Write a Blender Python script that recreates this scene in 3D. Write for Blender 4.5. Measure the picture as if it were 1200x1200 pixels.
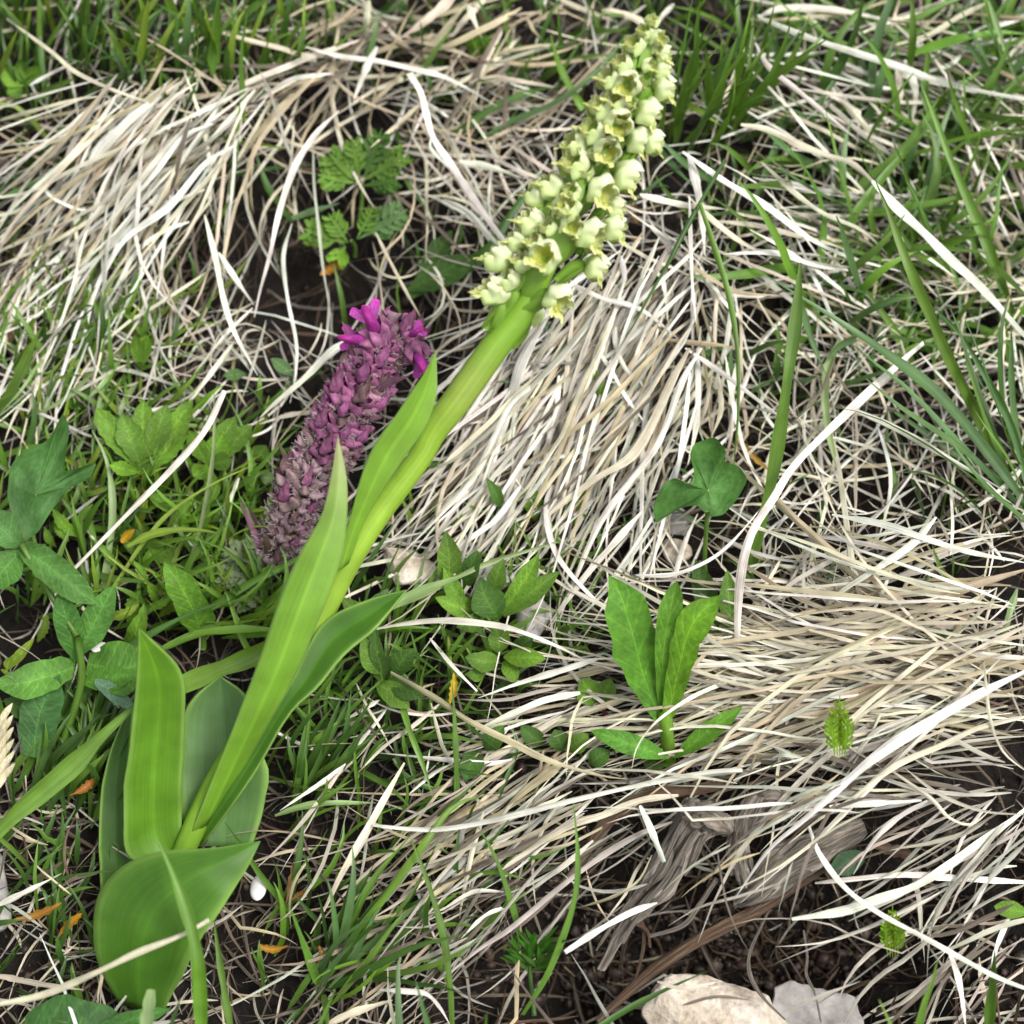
import bpy, math, random
import numpy as np
from mathutils import Vector, Matrix, noise as mnoise

for o in list(bpy.data.objects):
    bpy.data.objects.remove(o)
random.seed(7)
RNG = np.random.default_rng(7)
R = math.radians
scene = bpy.context.scene
COL = scene.collection

# ---------------------------------------------------------------- camera, world, sun, exposure
PITCH, DIST, FRAME = 50.0, 0.38, 0.21          # looking down a grassy bank, 21 cm across
SLOPE = math.tan(R(20))
cam_loc = np.array([0.0, -DIST * math.cos(R(PITCH)), DIST * math.sin(R(PITCH))])
cd = bpy.data.cameras.new('camera')
cam = bpy.data.objects.new('camera', cd)
COL.objects.link(cam)
cam.location = cam_loc
cam.rotation_euler = (R(90 - PITCH), 0, 0)
cd.sensor_width = 36
cd.lens = 36 * DIST / FRAME
cd.clip_start, cd.clip_end = 0.01, 100
cd.dof.use_dof = True
cd.dof.focus_distance = 0.352
cd.dof.aperture_fstop = 12
scene.camera = cam

SUN_EL, SUN_AZ = 58.0, 130.0                   # bright overcast, light from above, a little from the right
world = bpy.data.worlds.new('World')
scene.world = world
world.use_nodes = True
nt = world.node_tree
bg = nt.nodes['Background']
sky = nt.nodes.new('ShaderNodeTexSky')
sky.sky_type = 'NISHITA'
sky.sun_disc = False
sky.sun_elevation = R(SUN_EL)
sky.sun_rotation = R(SUN_AZ)
sky.dust_density = 4.0
hs = nt.nodes.new('ShaderNodeHueSaturation')   # cloud cover: a greyer sky
hs.inputs['Saturation'].default_value = 0.25
nt.links.new(sky.outputs[0], hs.inputs['Color'])
nt.links.new(hs.outputs[0], bg.inputs['Color'])
bg.inputs['Strength'].default_value = 0.15
sl = bpy.data.lights.new('sun', 'SUN')
sl.energy = 1.5
sl.angle = R(15)
sl.color = (1.0, 0.97, 0.92)
sun = bpy.data.objects.new('sun', sl)
COL.objects.link(sun)
# direction towards the sun: azimuth measured from +Y clockwise
sd = Vector((math.sin(R(SUN_AZ)) * math.cos(R(SUN_EL)), math.cos(R(SUN_AZ)) * math.cos(R(SUN_EL)), math.sin(R(SUN_EL))))
sun.rotation_euler = sd.to_track_quat('Z', 'Y').to_euler()
sun.location = (0, 0, 2)
vs = scene.view_settings
vs.view_transform = 'Standard'
vs.look = 'None'
vs.gamma = 1
vs.exposure = 0.72
scene.cycles.max_bounces = 5
scene.cycles.diffuse_bounces = 2
scene.cycles.transmission_bounces = 2
scene.cycles.use_denoising = True
try:
    scene.cycles.denoiser = 'OPENIMAGEDENOISE'
    scene.cycles.denoising_prefilter = 'ACCURATE'
except Exception:
    pass

# ---------------------------------------------------------------- the lie of the land
FWD = np.array([0.0, math.cos(R(PITCH)), -math.sin(R(PITCH))])
UP = np.array([0.0, math.sin(R(PITCH)), math.cos(R(PITCH))])
RIGHT = np.array([1.0, 0, 0])
GN = np.array([0, -math.sin(R(20)), math.cos(R(20))])       # normal of the slope


def rays(px, py):
    k = FRAME / DIST / 1200.0
    d = FWD + np.multiply.outer((np.asarray(px, float) - 600) * k, RIGHT) + np.multiply.outer((600 - np.asarray(py, float)) * k, UP)
    return d / np.linalg.norm(d, axis=-1, keepdims=True)


def plane_xy(px, py):
    d = rays(px, py)
    s = -(cam_loc[2] - SLOPE * cam_loc[1]) / (d[..., 2] - SLOPE * d[..., 1])
    p = cam_loc + d * s[..., None]
    return p[..., 0], p[..., 1]


def bumps(defs):
    out = []
    for cx, cy, rx, ry, a in defs:
        x, y = plane_xy(np.array(float(cx)), np.array(float(cy)))
        out.append((float(x), float(y), rx * 0.000175, ry * 0.000185, a * 0.001))
    return out


RAISED = bumps([(200, 150, 190, 130, 13), (800, 290, 190, 180, 12), (1170, 770, 280, 130, 14), (620, 60, 160, 90, 5), (1080, 120, 180, 110, 6)])
HOLLOW = bumps([(840, 1085, 200, 80, -40), (700, 1080, 90, 70, -10), (1060, 1000, 110, 50, -14), (400, 330, 110, 80, -12), (55, 265, 70, 60, -9), (350, 1000, 110, 60, -9),
                (960, 660, 90, 50, -8), (560, 520, 70, 110, -8), (600, 1090, 110, 90, -10), (330, 640, 160, 60, -5), (1060, 190, 60, 60, -7)])


def g_ref(x, y):
    z = SLOPE * y
    for bx, by, rx, ry, a in RAISED:
        z = z + a * np.exp(-((x - bx) / rx) ** 2 - ((y - by) / ry) ** 2)
    return z


def g_soil(x, y):
    z = g_ref(x, y)
    for bx, by, rx, ry, a in HOLLOW:
        z = z + a * np.exp(-((x - bx) / rx) ** 2 - ((y - by) / ry) ** 2)
    z = z + 0.0016 * np.sin(x * 190 + 1.3 * np.sin(y * 150)) * np.sin(y * 170 + 1.1 * np.sin(x * 130)) + 0.0009 * np.sin(x * 520 + 2 * np.sin(y * 410)) * np.sin(y * 470)
    return z - 0.006


def at(px, py, h, surf=g_ref):
    """the point on the line of sight of a pixel that stands h metres above the ground"""
    px, py, h = np.broadcast_arrays(np.asarray(px, float), np.asarray(py, float), np.asarray(h, float))
    d = rays(px, py)
    s = (SLOPE * cam_loc[1] + h - cam_loc[2]) / (d[..., 2] - SLOPE * d[..., 1])
    for _ in range(16):
        p = cam_loc + d * s[..., None]
        f = p[..., 2] - surf(p[..., 0], p[..., 1]) - h
        s = s - 0.75 * f / (d[..., 2] - SLOPE * d[..., 1])
    return cam_loc + d * s[..., None]


def px_m(p):
    """metres per photo pixel at a point"""
    return float(np.dot(np.asarray(p) - cam_loc, FWD)) * FRAME / DIST / 1200.0


def spline(P, n):
    """Catmull-Rom through the rows of P, n samples"""
    P = np.asarray(P, float)
    if len(P) == 2:
        t = np.linspace(0, 1, n)[:, None]
        return P[0] * (1 - t) + P[1] * t
    Q = np.vstack([2 * P[0] - P[1], P, 2 * P[-1] - P[-2]])
    seg = len(P) - 1
    d = np.concatenate([[0], np.cumsum(np.linalg.norm(np.diff(P[:, :2], axis=0), axis=1) + 1e-9)])
    u = np.interp(np.linspace(0, d[-1], n), d, np.arange(len(P)))
    i = np.minimum(u.astype(int), seg - 1)
    t = (u - i)[:, None]
    a, b, c, e = Q[i], Q[i + 1], Q[i + 2], Q[i + 3]
    return 0.5 * (2 * b + (c - a) * t + (2 * a - 5 * b + 4 * c - e) * t ** 2 + (3 * b - a - 3 * c + e) * t ** 3)


def unit(v):
    return v / (np.linalg.norm(v, axis=-1, keepdims=True) + 1e-12)


# ---------------------------------------------------------------- colours (albedo)
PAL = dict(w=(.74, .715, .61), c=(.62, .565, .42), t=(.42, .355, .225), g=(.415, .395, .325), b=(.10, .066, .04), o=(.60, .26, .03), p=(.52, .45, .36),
           k=(.05, .034, .025), n=(.14, .112, .082),
           G=(.115, .225, .030), D=(.060, .135, .022), B=(.105, .20, .065), Y=(.21, .31, .035), P=(.27, .38, .15), L=(.145, .29, .028))


def jit(c, a=0.12):
    f = 1 + RNG.uniform(-a, a)
    return tuple(min(.85, max(0.004, v * f * (1 + RNG.uniform(-a, a) * 0.35))) for v in c)


# ---------------------------------------------------------------- materials
def new_mat(name):
    m = bpy.data.materials.new(name)
    m.use_nodes = True
    m.node_tree.nodes.clear()
    return m, m.node_tree.nodes, m.node_tree.links


def N(ns, typ, **kw):
    n = ns.new(typ)
    for k, v in kw.items():
        if k in n.inputs:
            n.inputs[k].default_value = v
        else:
            setattr(n, k, v)
    return n


def ramp(ns, stops):
    r = ns.new('ShaderNodeValToRGB')
    e = r.color_ramp.elements
    while len(e) < len(stops):
        e.new(0.5)
    for el, (p, c) in zip(e, stops):
        el.position = p
        el.color = (*c, 1) if len(c) == 3 else c
    return r


def mix(ns, ls, typ, fac, a, b):
    n = ns.new('ShaderNodeMix')
    n.data_type = 'RGBA'
    n.blend_type = typ
    for key, v in ((0, fac), (6, a), (7, b)):
        if hasattr(v, 'links') or isinstance(v, bpy.types.NodeSocket):
            ls.new(v, n.inputs[key])
        else:
            n.inputs[key].default_value = v if key == 0 else (*v, 1)
    return n.outputs[2]


def plant_mat(name, rough=.5, trans=.3, streak=.35, ufreq=9.0, vfreq=3.0, spec=.4, vein=0.0, blotch=.25, tint=(1.0, 1.0, .7), bump=.15):
    """blade, leaf and petal surfaces: own colour per vertex, streaks along the blade, some light through"""
    m, ns, ls = new_mat(name)
    out = N(ns, 'ShaderNodeOutputMaterial')
    col = N(ns, 'ShaderNodeAttribute', attribute_name='col')
    uv = N(ns, 'ShaderNodeUVMap', uv_map='uv')
    mp = N(ns, 'ShaderNodeMapping')
    mp.inputs['Scale'].default_value = (ufreq, vfreq, 1)
    ls.new(uv.outputs[0], mp.inputs[0])
    n1 = N(ns, 'ShaderNodeTexNoise', Scale=1.0, Detail=3.0, Roughness=.6)
    ls.new(mp.outputs[0], n1.inputs['Vector'])
    r1 = ramp(ns, [(.30, (1 - streak,) * 3), (.70, (1 + streak * .55,) * 3)])
    ls.new(n1.outputs[0], r1.inputs[0])
    c = mix(ns, ls, 'MULTIPLY', 1.0, col.outputs['Color'], r1.outputs[0])
    geo = N(ns, 'ShaderNodeNewGeometry')
    n2 = N(ns, 'ShaderNodeTexNoise', Scale=160.0, Detail=3.0)
    ls.new(geo.outputs['Position'], n2.inputs['Vector'])
    r2 = ramp(ns, [(.35, (1 - blotch,) * 3), (.65, (1 + blotch * .5,) * 3)])
    ls.new(n2.outputs[0], r2.inputs[0])
    c = mix(ns, ls, 'MULTIPLY', 1.0, c, r2.outputs[0])
    hgt = n1.outputs[0]
    if vein:
        def math_(op, a, b=None):
            n = ns.new('ShaderNodeMath')
            n.operation = op
            for k_, v_ in ((0, a), (1, b)):
                if v_ is None:
                    continue
                if isinstance(v_, bpy.types.NodeSocket):
                    ls.new(v_, n.inputs[k_])
                else:
                    n.inputs[k_].default_value = v_
            return n.outputs[0]
        sx = N(ns, 'ShaderNodeSeparateXYZ')
        ls.new(uv.outputs[0], sx.inputs[0])
        off = math_('ABSOLUTE', math_('SUBTRACT', math_('FRACT', sx.outputs[0]), .5))       # distance from the midrib
        ph = math_('ADD', math_('SUBTRACT', math_('MULTIPLY', sx.outputs[1], 15.0), math_('MULTIPLY', off, 16.0)), math_('MULTIPLY', n1.outputs[0], 2.0))
        lat = math_('POWER', math_('MULTIPLY_ADD', math_('SINE', ph), .5), 7.0)
        lat.node.inputs[0].links[0].from_node.inputs[2].default_value = .5
        rib = math_('SUBTRACT', 1.0, math_('MINIMUM', math_('MULTIPLY', off, 26.0), 1.0))
        vm = math_('MAXIMUM', math_('MULTIPLY', lat, .55), rib)
        c = mix(ns, ls, 'MIX', math_('MULTIPLY', vm, vein), c, mix(ns, ls, 'ADD', 1.0, mix(ns, ls, 'MULTIPLY', 1.0, c, (1.45, 1.35, 1.5)), (.02, .03, .01)))
        hgt = math_('SUBTRACT', n1.outputs[0], vm)
    bsdf = N(ns, 'ShaderNodeBsdfPrincipled', Roughness=rough)
    bsdf.inputs['Specular IOR Level'].default_value = spec
    ls.new(c, bsdf.inputs['Base Color'])
    if bump:
        b = N(ns, 'ShaderNodeBump', Strength=bump, Distance=.0004)
        ls.new(hgt, b.inputs['Height'])
        ls.new(b.outputs[0], bsdf.inputs['Normal'])
    tr = N(ns, 'ShaderNodeBsdfTranslucent')
    ls.new(mix(ns, ls, 'MULTIPLY', 1.0, c, tint), tr.inputs['Color'])
    mx = N(ns, 'ShaderNodeMixShader')
    mx.inputs[0].default_value = trans
    ls.new(bsdf.outputs[0], mx.inputs[1])
    ls.new(tr.outputs[0], mx.inputs[2])
    ls.new(mx.outputs[0], out.inputs[0])
    return m


def rough_mat(name, stops, scale, stretch=(1, 1, 1), bump=.5, bdist=.002, rough=.85, detail=8.0, use_col=False):
    """soil, wood, stone"""
    m, ns, ls = new_mat(name)
    out = N(ns, 'ShaderNodeOutputMaterial')
    bsdf = N(ns, 'ShaderNodeBsdfPrincipled', Roughness=rough)
    bsdf.inputs['Specular IOR Level'].default_value = .25
    if use_col:
        co = N(ns, 'ShaderNodeUVMap', uv_map='uv')
    else:
        co = N(ns, 'ShaderNodeTexCoord')
    mp = N(ns, 'ShaderNodeMapping')
    mp.inputs['Scale'].default_value = stretch
    ls.new(co.outputs[0 if use_col else 3], mp.inputs[0])
    n1 = N(ns, 'ShaderNodeTexNoise', Scale=scale, Detail=detail, Roughness=.65)
    ls.new(mp.outputs[0], n1.inputs['Vector'])
    r = ramp(ns, stops)
    ls.new(n1.outputs[0], r.inputs[0])
    n2 = N(ns, 'ShaderNodeTexNoise', Scale=scale * 5.3, Detail=4.0)
    ls.new(mp.outputs[0], n2.inputs['Vector'])
    r2 = ramp(ns, [(.3, (.72,) * 3), (.7, (1.15,) * 3)])
    ls.new(n2.outputs[0], r2.inputs[0])
    c = mix(ns, ls, 'MULTIPLY', 1.0, r.outputs[0], r2.outputs[0])
    ls.new(c, bsdf.inputs['Base Color'])
    b = N(ns, 'ShaderNodeBump', Strength=bump, Distance=bdist)
    ls.new(mix(ns, ls, 'MIX', .4, n1.outputs[0], n2.outputs[0]), b.inputs['Height'])
    ls.new(b.outputs[0], bsdf.inputs['Normal'])
    ls.new(bsdf.outputs[0], out.inputs[0])
    return m


M_STRAW = plant_mat('dry_straw', rough=.5, trans=.08, streak=.42, ufreq=7, vfreq=1.6, spec=.35, blotch=.30, tint=(1, .9, .7), bump=.25)
M_GRASS = plant_mat('green_grass', rough=.42, trans=.30, streak=.25, ufreq=7, vfreq=1.2, spec=.5, blotch=.18, tint=(1.2, 1.25, .5), bump=.15)
M_LEAF = plant_mat('herb_leaf', rough=.58, trans=.28, streak=.30, ufreq=6, vfreq=9, spec=.25, blotch=.32, tint=(1.15, 1.25, .5), bump=.3)
M_VEIN = plant_mat('veined_leaf', rough=.55, trans=.28, streak=.28, ufreq=6, vfreq=9, spec=.28, blotch=.32, vein=.75, tint=(1.15, 1.25, .5), bump=.45)
M_ORCHID = plant_mat('orchid_leaf', rough=.46, trans=.32, streak=.13, ufreq=30, vfreq=.7, spec=.35, blotch=.14, tint=(1.25, 1.3, .35), bump=.12)
M_PETAL = plant_mat('petal', rough=.5, trans=.35, streak=.10, ufreq=6, vfreq=2, spec=.25, blotch=.12, tint=(1, 1, .8), bump=.1)
M_PURPLE = plant_mat('purple_petal', rough=.6, trans=.25, streak=.40, ufreq=7, vfreq=3, spec=.25, blotch=.40, tint=(1.1, .9, 1.0), bump=.35)
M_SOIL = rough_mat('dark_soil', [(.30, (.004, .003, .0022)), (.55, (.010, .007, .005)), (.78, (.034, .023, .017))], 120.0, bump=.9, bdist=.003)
M_WOOD = rough_mat('weathered_root', [(.32, (.025, .018, .013)), (.45, (.17, .14, .11)), (.57, (.38, .34, .29)), (.72, (.60, .56, .50))], 1.0, (11, 1.6, 1), bump=.9, bdist=.0018, use_col=True)
M_BARK = rough_mat('brown_root', [(.28, (.03, .018, .012)), (.52, (.15, .095, .06)), (.75, (.32, .23, .16))], 1.0, (14, 2.0, 1), bump=.9, bdist=.0015, use_col=True)
M_STONE_P = rough_mat('pale_stone', [(.30, (.26, .20, .15)), (.45, (.50, .42, .33)), (.6, (.62, .55, .46)), (.75, (.72, .67, .59))], 110.0, bump=.9, bdist=.002)
M_STONE_G = rough_mat('grey_stone', [(.30, (.20, .18, .17)), (.5, (.36, .34, .32)), (.72, (.52, .49, .46))], 90.0, bump=.6, bdist=.0012)
M_SHELL = rough_mat('white_shell', [(.30, (.48, .46, .45)), (.55, (.68, .67, .66)), (.75, (.76, .76, .75))], 60.0, bump=.1, bdist=.0005, rough=.4)


# ---------------------------------------------------------------- mesh helpers
def mesh(name, V, F, cols=None, uvs=None, mat=None, smooth=True):
    V = np.asarray(V, np.float32).reshape(-1, 3)
    F = np.asarray(F, np.int32)
    me = bpy.data.meshes.new(name)
    me.vertices.add(len(V))
    me.vertices.foreach_set('co', V.ravel())
    n = F.shape[1]
    me.loops.add(F.size)
    me.loops.foreach_set('vertex_index', F.ravel())
    me.polygons.add(len(F))
    me.polygons.foreach_set('loop_start', np.arange(0, F.size, n, dtype=np.int32))
    if smooth:
        me.polygons.foreach_set('use_smooth', np.ones(len(F), bool))
    me.update(calc_edges=True)
    if cols is not None:
        c = np.asarray(cols, np.float32)
        if c.ndim == 1:
            c = np.tile(c, (len(V), 1))
        c4 = np.ones((len(V), 4), np.float32)
        c4[:, :3] = c[:, :3]
        a = me.color_attributes.new('col', 'FLOAT_COLOR', 'POINT')
        a.data.foreach_set('color', c4.ravel())
    if uvs is not None:
        u = me.uv_layers.new(name='uv')
        u.data.foreach_set('uv', np.asarray(uvs, np.float32)[F.ravel()].ravel())
    if mat:
        me.materials.append(mat)
    return me


def link(name, me, parent=None, loc=None):
    o = bpy.data.objects.new(name, me)
    COL.objects.link(o)
    if parent is not None:
        o.parent = parent
    if loc is not None:
        o.location = loc
    return o


def tag(o, label, cat=None, group=None, kind=None):
    o['label'] = label
    if cat:
        o['category'] = cat
    if group:
        o['group'] = group
    if kind:
        o['kind'] = kind
    return o


def thing(name, label, cat, base, group=None):
    o = bpy.data.objects.new(name, None)
    COL.objects.link(o)
    o.location = base
    o.empty_display_size = .01
    return tag(o, label, cat, group)


def put(name, geo, mat, parent=None, origin=None):
    """geo = (V, F, cols, uvs) in world metres; the object's origin goes to the thing's base"""
    V, F, c, u = geo
    if parent is not None:
        org = np.array(parent['org']) if 'org' in parent else np.array(parent.location)
        me = mesh(name, V - org, F, c, u, mat)
        return link(name, me, parent)
    org = np.asarray(V[0] if origin is None else origin)
    return link(name, mesh(name, V - org, F, c, u, mat), None, org)


def join(geos):
    Vs, Fs, Cs, Us, n = [], [], [], [], 0
    for V, F, c, u in geos:
        c = np.asarray(c, float)
        Vs.append(V); Fs.append(np.asarray(F) + n); Us.append(u)
        Cs.append(np.tile(c, (len(V), 1)) if c.ndim == 1 else c)
        n += len(V)
    return np.vstack(Vs), np.vstack(Fs), np.vstack(Cs), np.vstack(Us)


def ribbons(C, W, NRM, arch, cols, across=3, twist=None, tipcol=None):
    """many blades at once. C (n,k,3) centre lines, W (n,k) widths, NRM (n,3) or (n,k,3) facing, arch (n,) >0 rounded, <0 keeled"""
    n, k, _ = C.shape
    T = unit(np.gradient(C, axis=1))
    if NRM.ndim == 2:
        NRM = np.repeat(NRM[:, None, :], k, 1)
    S = unit(np.cross(T, NRM))
    B = unit(np.cross(S, T))
    if twist is not None:
        a = twist[:, None] * np.linspace(-.5, .5, k)[None]
        S, B = S * np.cos(a)[..., None] + B * np.sin(a)[..., None], B * np.cos(a)[..., None] - S * np.sin(a)[..., None]
    u = np.linspace(-1, 1, across)
    V = C[:, :, None, :] + S[:, :, None, :] * (u[None, None, :, None] * W[:, :, None, None] * .5) \
        + B[:, :, None, :] * ((1 - u ** 2)[None, None, :, None] * (W * arch[:, None])[:, :, None, None])
    idx = np.arange(n * k * across).reshape(n, k, across)
    F = np.stack([idx[:, :-1, :-1], idx[:, :-1, 1:], idx[:, 1:, 1:], idx[:, 1:, :-1]], -1).reshape(-1, 4)
    cc = np.repeat(np.repeat(np.asarray(cols)[:, None, None, :], k, 1), across, 2)
    gr = RNG.uniform(-.45, .45, n)[:, None, None, None] * (np.linspace(0, 1, k) - .5)[None, :, None, None]
    cc = np.clip(cc * (1 + gr), .003, .85)
    if tipcol is not None:
        t = (np.linspace(0, 1, k) ** 3)[None, :, None, None]
        cc = cc * (1 - t) + np.asarray(tipcol)[:, None, None, :] * t
    rnd = RNG.uniform(0, 50, n)
    uu = np.broadcast_to(u[None, None, :] * .5 + rnd[:, None, None], (n, k, across))
    ln = np.linalg.norm(np.diff(C, axis=1), axis=2).sum(1) * 40
    vv = np.broadcast_to((np.linspace(0, 1, k)[None, :] * ln[:, None] + rnd[:, None] * 3)[:, :, None], (n, k, across))
    return V.reshape(-1, 3), F, cc.reshape(-1, 3), np.stack([uu, vv], -1).reshape(-1, 2)


def width_profile(k, base=.8, tip=.12, full=.55, n=1):
    t = np.linspace(0, 1, k)
    return np.clip(np.where(t < .15, base + (1 - base) * t / .15, np.where(t > full, 1 - (1 - tip) * ((t - full) / (1 - full)) ** 1.5, 1)), .05, 1)


def blade(pts, wpx, colour, h, arch=.13, roll=None, base=.34, tip=.10, full=.42, across=5, twist=1.1, tipcol=None, jitter=.14):
    """one blade traced through photo points (x, y); h: heights over the ground in mm, spread evenly along it"""
    P = np.asarray(pts, float).reshape(-1, 2)
    n = max(9, int(len(P) * 4))
    xy = spline(P, n)
    hh = np.interp(np.linspace(0, 1, n), np.linspace(0, 1, len(h)), h) * .001
    C = at(xy[:, 0], xy[:, 1], hh)
    q = np.linspace(0, 1, n)
    wob = 1 + .14 * np.sin(q * RNG.uniform(8, 16) + RNG.uniform(0, 6)) + .08 * np.sin(q * RNG.uniform(20, 34) + RNG.uniform(0, 6))
    w = np.array([wpx * (.78 if arch > 0 else .95) * px_m(p) for p in C]) * width_profile(n, base, tip, full) * wob
    v = unit(cam_loc - C.mean(0))
    a = R(RNG.uniform(-38, 38) if roll is None else roll)
    nr = unit(GN * .55 + v * .45)
    side = unit(np.cross(nr, unit(C[-1] - C[0])))
    nr = nr * math.cos(a) + side * math.sin(a)
    c = PAL[colour] if isinstance(colour, str) else colour
    c = jit(c, jitter)
    tc = None if tipcol is None else [PAL[tipcol]]
    return ribbons(C[None], w[None], nr[None], np.array([arch]), [c], across, np.array([RNG.uniform(-twist, twist)]), tc)


def tube(P, r, sides=8, col=(.2, .3, .05), bumpy=0.0, flat=1.0):
    """tube through world points with radii; col one colour or one per point"""
    P = np.asarray(P, float)
    k = len(P)
    r = np.broadcast_to(np.asarray(r, float), (k,))
    T = unit(np.gradient(P, axis=0))
    ref = np.array([.3, -.5, .8])
    S = unit(np.cross(T, ref))
    B = np.cross(S, T)
    a = np.linspace(0, 2 * math.pi, sides + 1)
    rr = np.repeat(r[:, None], sides + 1, 1)
    if bumpy:
        ph = RNG.uniform(0, 6, 4)
        aa, ll = np.meshgrid(a, np.linspace(0, 1, k))
        rr = rr * (1 + bumpy * (np.sin(3 * aa + ph[0] + 3 * ll) * .4 + np.sin(5 * aa + ph[1] - 2 * ll) * .35 + np.sin(2 * aa + 9 * ll + ph[2]) * .3))
        if bumpy > .15:
            off = RNG.uniform(0, 50)
            for ii in range(k):
                for jj in range(sides):
                    nv = Vector((math.cos(a[jj]), math.sin(a[jj]), ii / k * 2.6 + off))
                    nw = Vector((math.cos(a[jj]) * 4, math.sin(a[jj]) * 4, ii / k * 1.6 + off))
                    rr[ii, jj] *= 1 + bumpy * (1.3 * mnoise.noise(nv * 1.4) + .9 * mnoise.noise(nw) + .35 * mnoise.noise(nv * 7))
        rr[:, -1] = rr[:, 0]
    V = P[:, None, :] + rr[..., None] * (np.cos(a)[None, :, None] * S[:, None, :] + np.sin(a)[None, :, None] * B[:, None, :] * flat)
    V = V.reshape(-1, 3)
    idx = np.arange(k * (sides + 1)).reshape(k, sides + 1)
    F = np.stack([idx[:-1, :-1], idx[1:, :-1], idx[1:, 1:], idx[:-1, 1:]], -1).reshape(-1, 4)
    uu, vv = np.meshgrid(a / (2 * math.pi), np.cumsum(np.r_[0, np.linalg.norm(np.diff(P, axis=0), axis=1)]) * 40)
    V = np.vstack([V, P[:1], P[-1:]])
    uv = np.stack([uu, vv], -1).reshape(-1, 2)
    uv = np.vstack([uv, uv[:1], uv[-1:]])
    col = np.asarray(col, float)
    if col.ndim == 2:
        cc = np.repeat(col[:, None, :], sides + 1, 1).reshape(-1, 3)
        cc = np.vstack([cc, col[:1], col[-1:]])
    else:
        cc = np.tile(col, (len(V), 1))
    F2 = []
    for row in (0, k - 1):
        for j in range(0, sides - 1, 2):
            q = [idx[row, j], idx[row, j + 1], idx[row, (j + 2)], len(V) - (2 if row == 0 else 1)]
            F2.append(q if row else q[::-1])
    F = np.vstack([F, np.array(F2)])
    return V, F, cc, uv


def px_tube(pts, wpx, h, col, sides=8, n=None, bumpy=0.0, surf=g_ref, flat=1.0):
    P = np.asarray(pts, float).reshape(-1, 2)
    n = n or max(8, len(P) * 4)
    hh = np.interp(np.linspace(0, 1, len(P)), np.linspace(0, 1, len(h)), h)
    ww = np.interp(np.linspace(0, 1, len(P)), np.linspace(0, 1, len(wpx)), wpx)
    S = spline(np.column_stack([P, hh, ww]), n)
    C = at(S[:, 0], S[:, 1], S[:, 2] * .001, surf)
    r = np.array([max(.3, w) * px_m(p) * .5 for w, p in zip(S[:, 3], C)])
    col = np.asarray(PAL[col] if isinstance(col, str) else col, float)
    if col.ndim == 2:
        col = np.column_stack([np.interp(np.linspace(0, 1, n), np.linspace(0, 1, len(col)), col[:, i]) for i in range(3)])
    return tube(C, r, sides, col, bumpy, flat)


def leaf_lr(left, right, h, col, fold=.18, n=22, m=9, rag=.03, edge=None, ripple=.0, tipcol=None, dark=None):
    """a leaf between its two edges as traced in the photo; h mm along it; fold: depth of the keel as a share of the width (down/away if > 0)"""
    L = spline(np.asarray(left, float), n)
    Rr = spline(np.asarray(right, float), n)
    hh = np.interp(np.linspace(0, 1, n), np.linspace(0, 1, len(h)), h) * .001
    A, B = at(L[:, 0], L[:, 1], hh), at(Rr[:, 0], Rr[:, 1], hh)
    u = np.linspace(0, 1, m)
    V = A[:, None] * (1 - u)[None, :, None] + B[:, None] * u[None, :, None]
    w = np.linalg.norm(B - A, axis=1)
    away = unit((A + B) / 2 - cam_loc)
    keel = (1 - np.abs(2 * u - 1) ** 1.4)[None, :] * (w * fold)[:, None]
    ed = rag * np.interp(np.arange(n), np.arange(0, n + 2, 2), RNG.normal(0, 1, len(np.arange(0, n + 2, 2))))[:, None] * (2 * u - 1)[None, :] * np.abs(2 * u - 1)[None, :]
    V = V + (B - A)[:, None, :] * ed[..., None]
    rip = ripple * np.sin(np.linspace(0, 9, n))[:, None] * (np.abs(2 * u - 1) ** 2 * np.sign(u - .5))[None, :] * w[:, None]
    V = V + away[:, None, :] * (keel + rip)[..., None]
    idx = np.arange(n * m).reshape(n, m)
    F = np.stack([idx[:-1, :-1], idx[:-1, 1:], idx[1:, 1:], idx[1:, :-1]], -1).reshape(-1, 4)
    c = np.tile(np.asarray(jit(PAL[col] if isinstance(col, str) else col, .05)), (n, m, 1))
    if edge is not None:
        e = (np.abs(2 * u - 1) ** 10)[None, :, None]
        c = c * (1 - e) + np.asarray(edge) * e
    mid = np.exp(-((u - .5) / .05) ** 2)[None, :, None] * .25
    c = c * (1 + mid)
    if tipcol is not None:
        t = (np.linspace(0, 1, n) ** 8)[:, None, None]
        c = c * (1 - t) + np.asarray(tipcol) * t
    uu, vv = np.meshgrid(u * .998 + .001 + int(RNG.integers(0, 40)), np.linspace(0, 1, n) * 3 + RNG.uniform(0, 9))
    return V.reshape(-1, 3), F, c.reshape(-1, 3), np.stack([uu, vv], -1).reshape(-1, 2)


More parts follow.
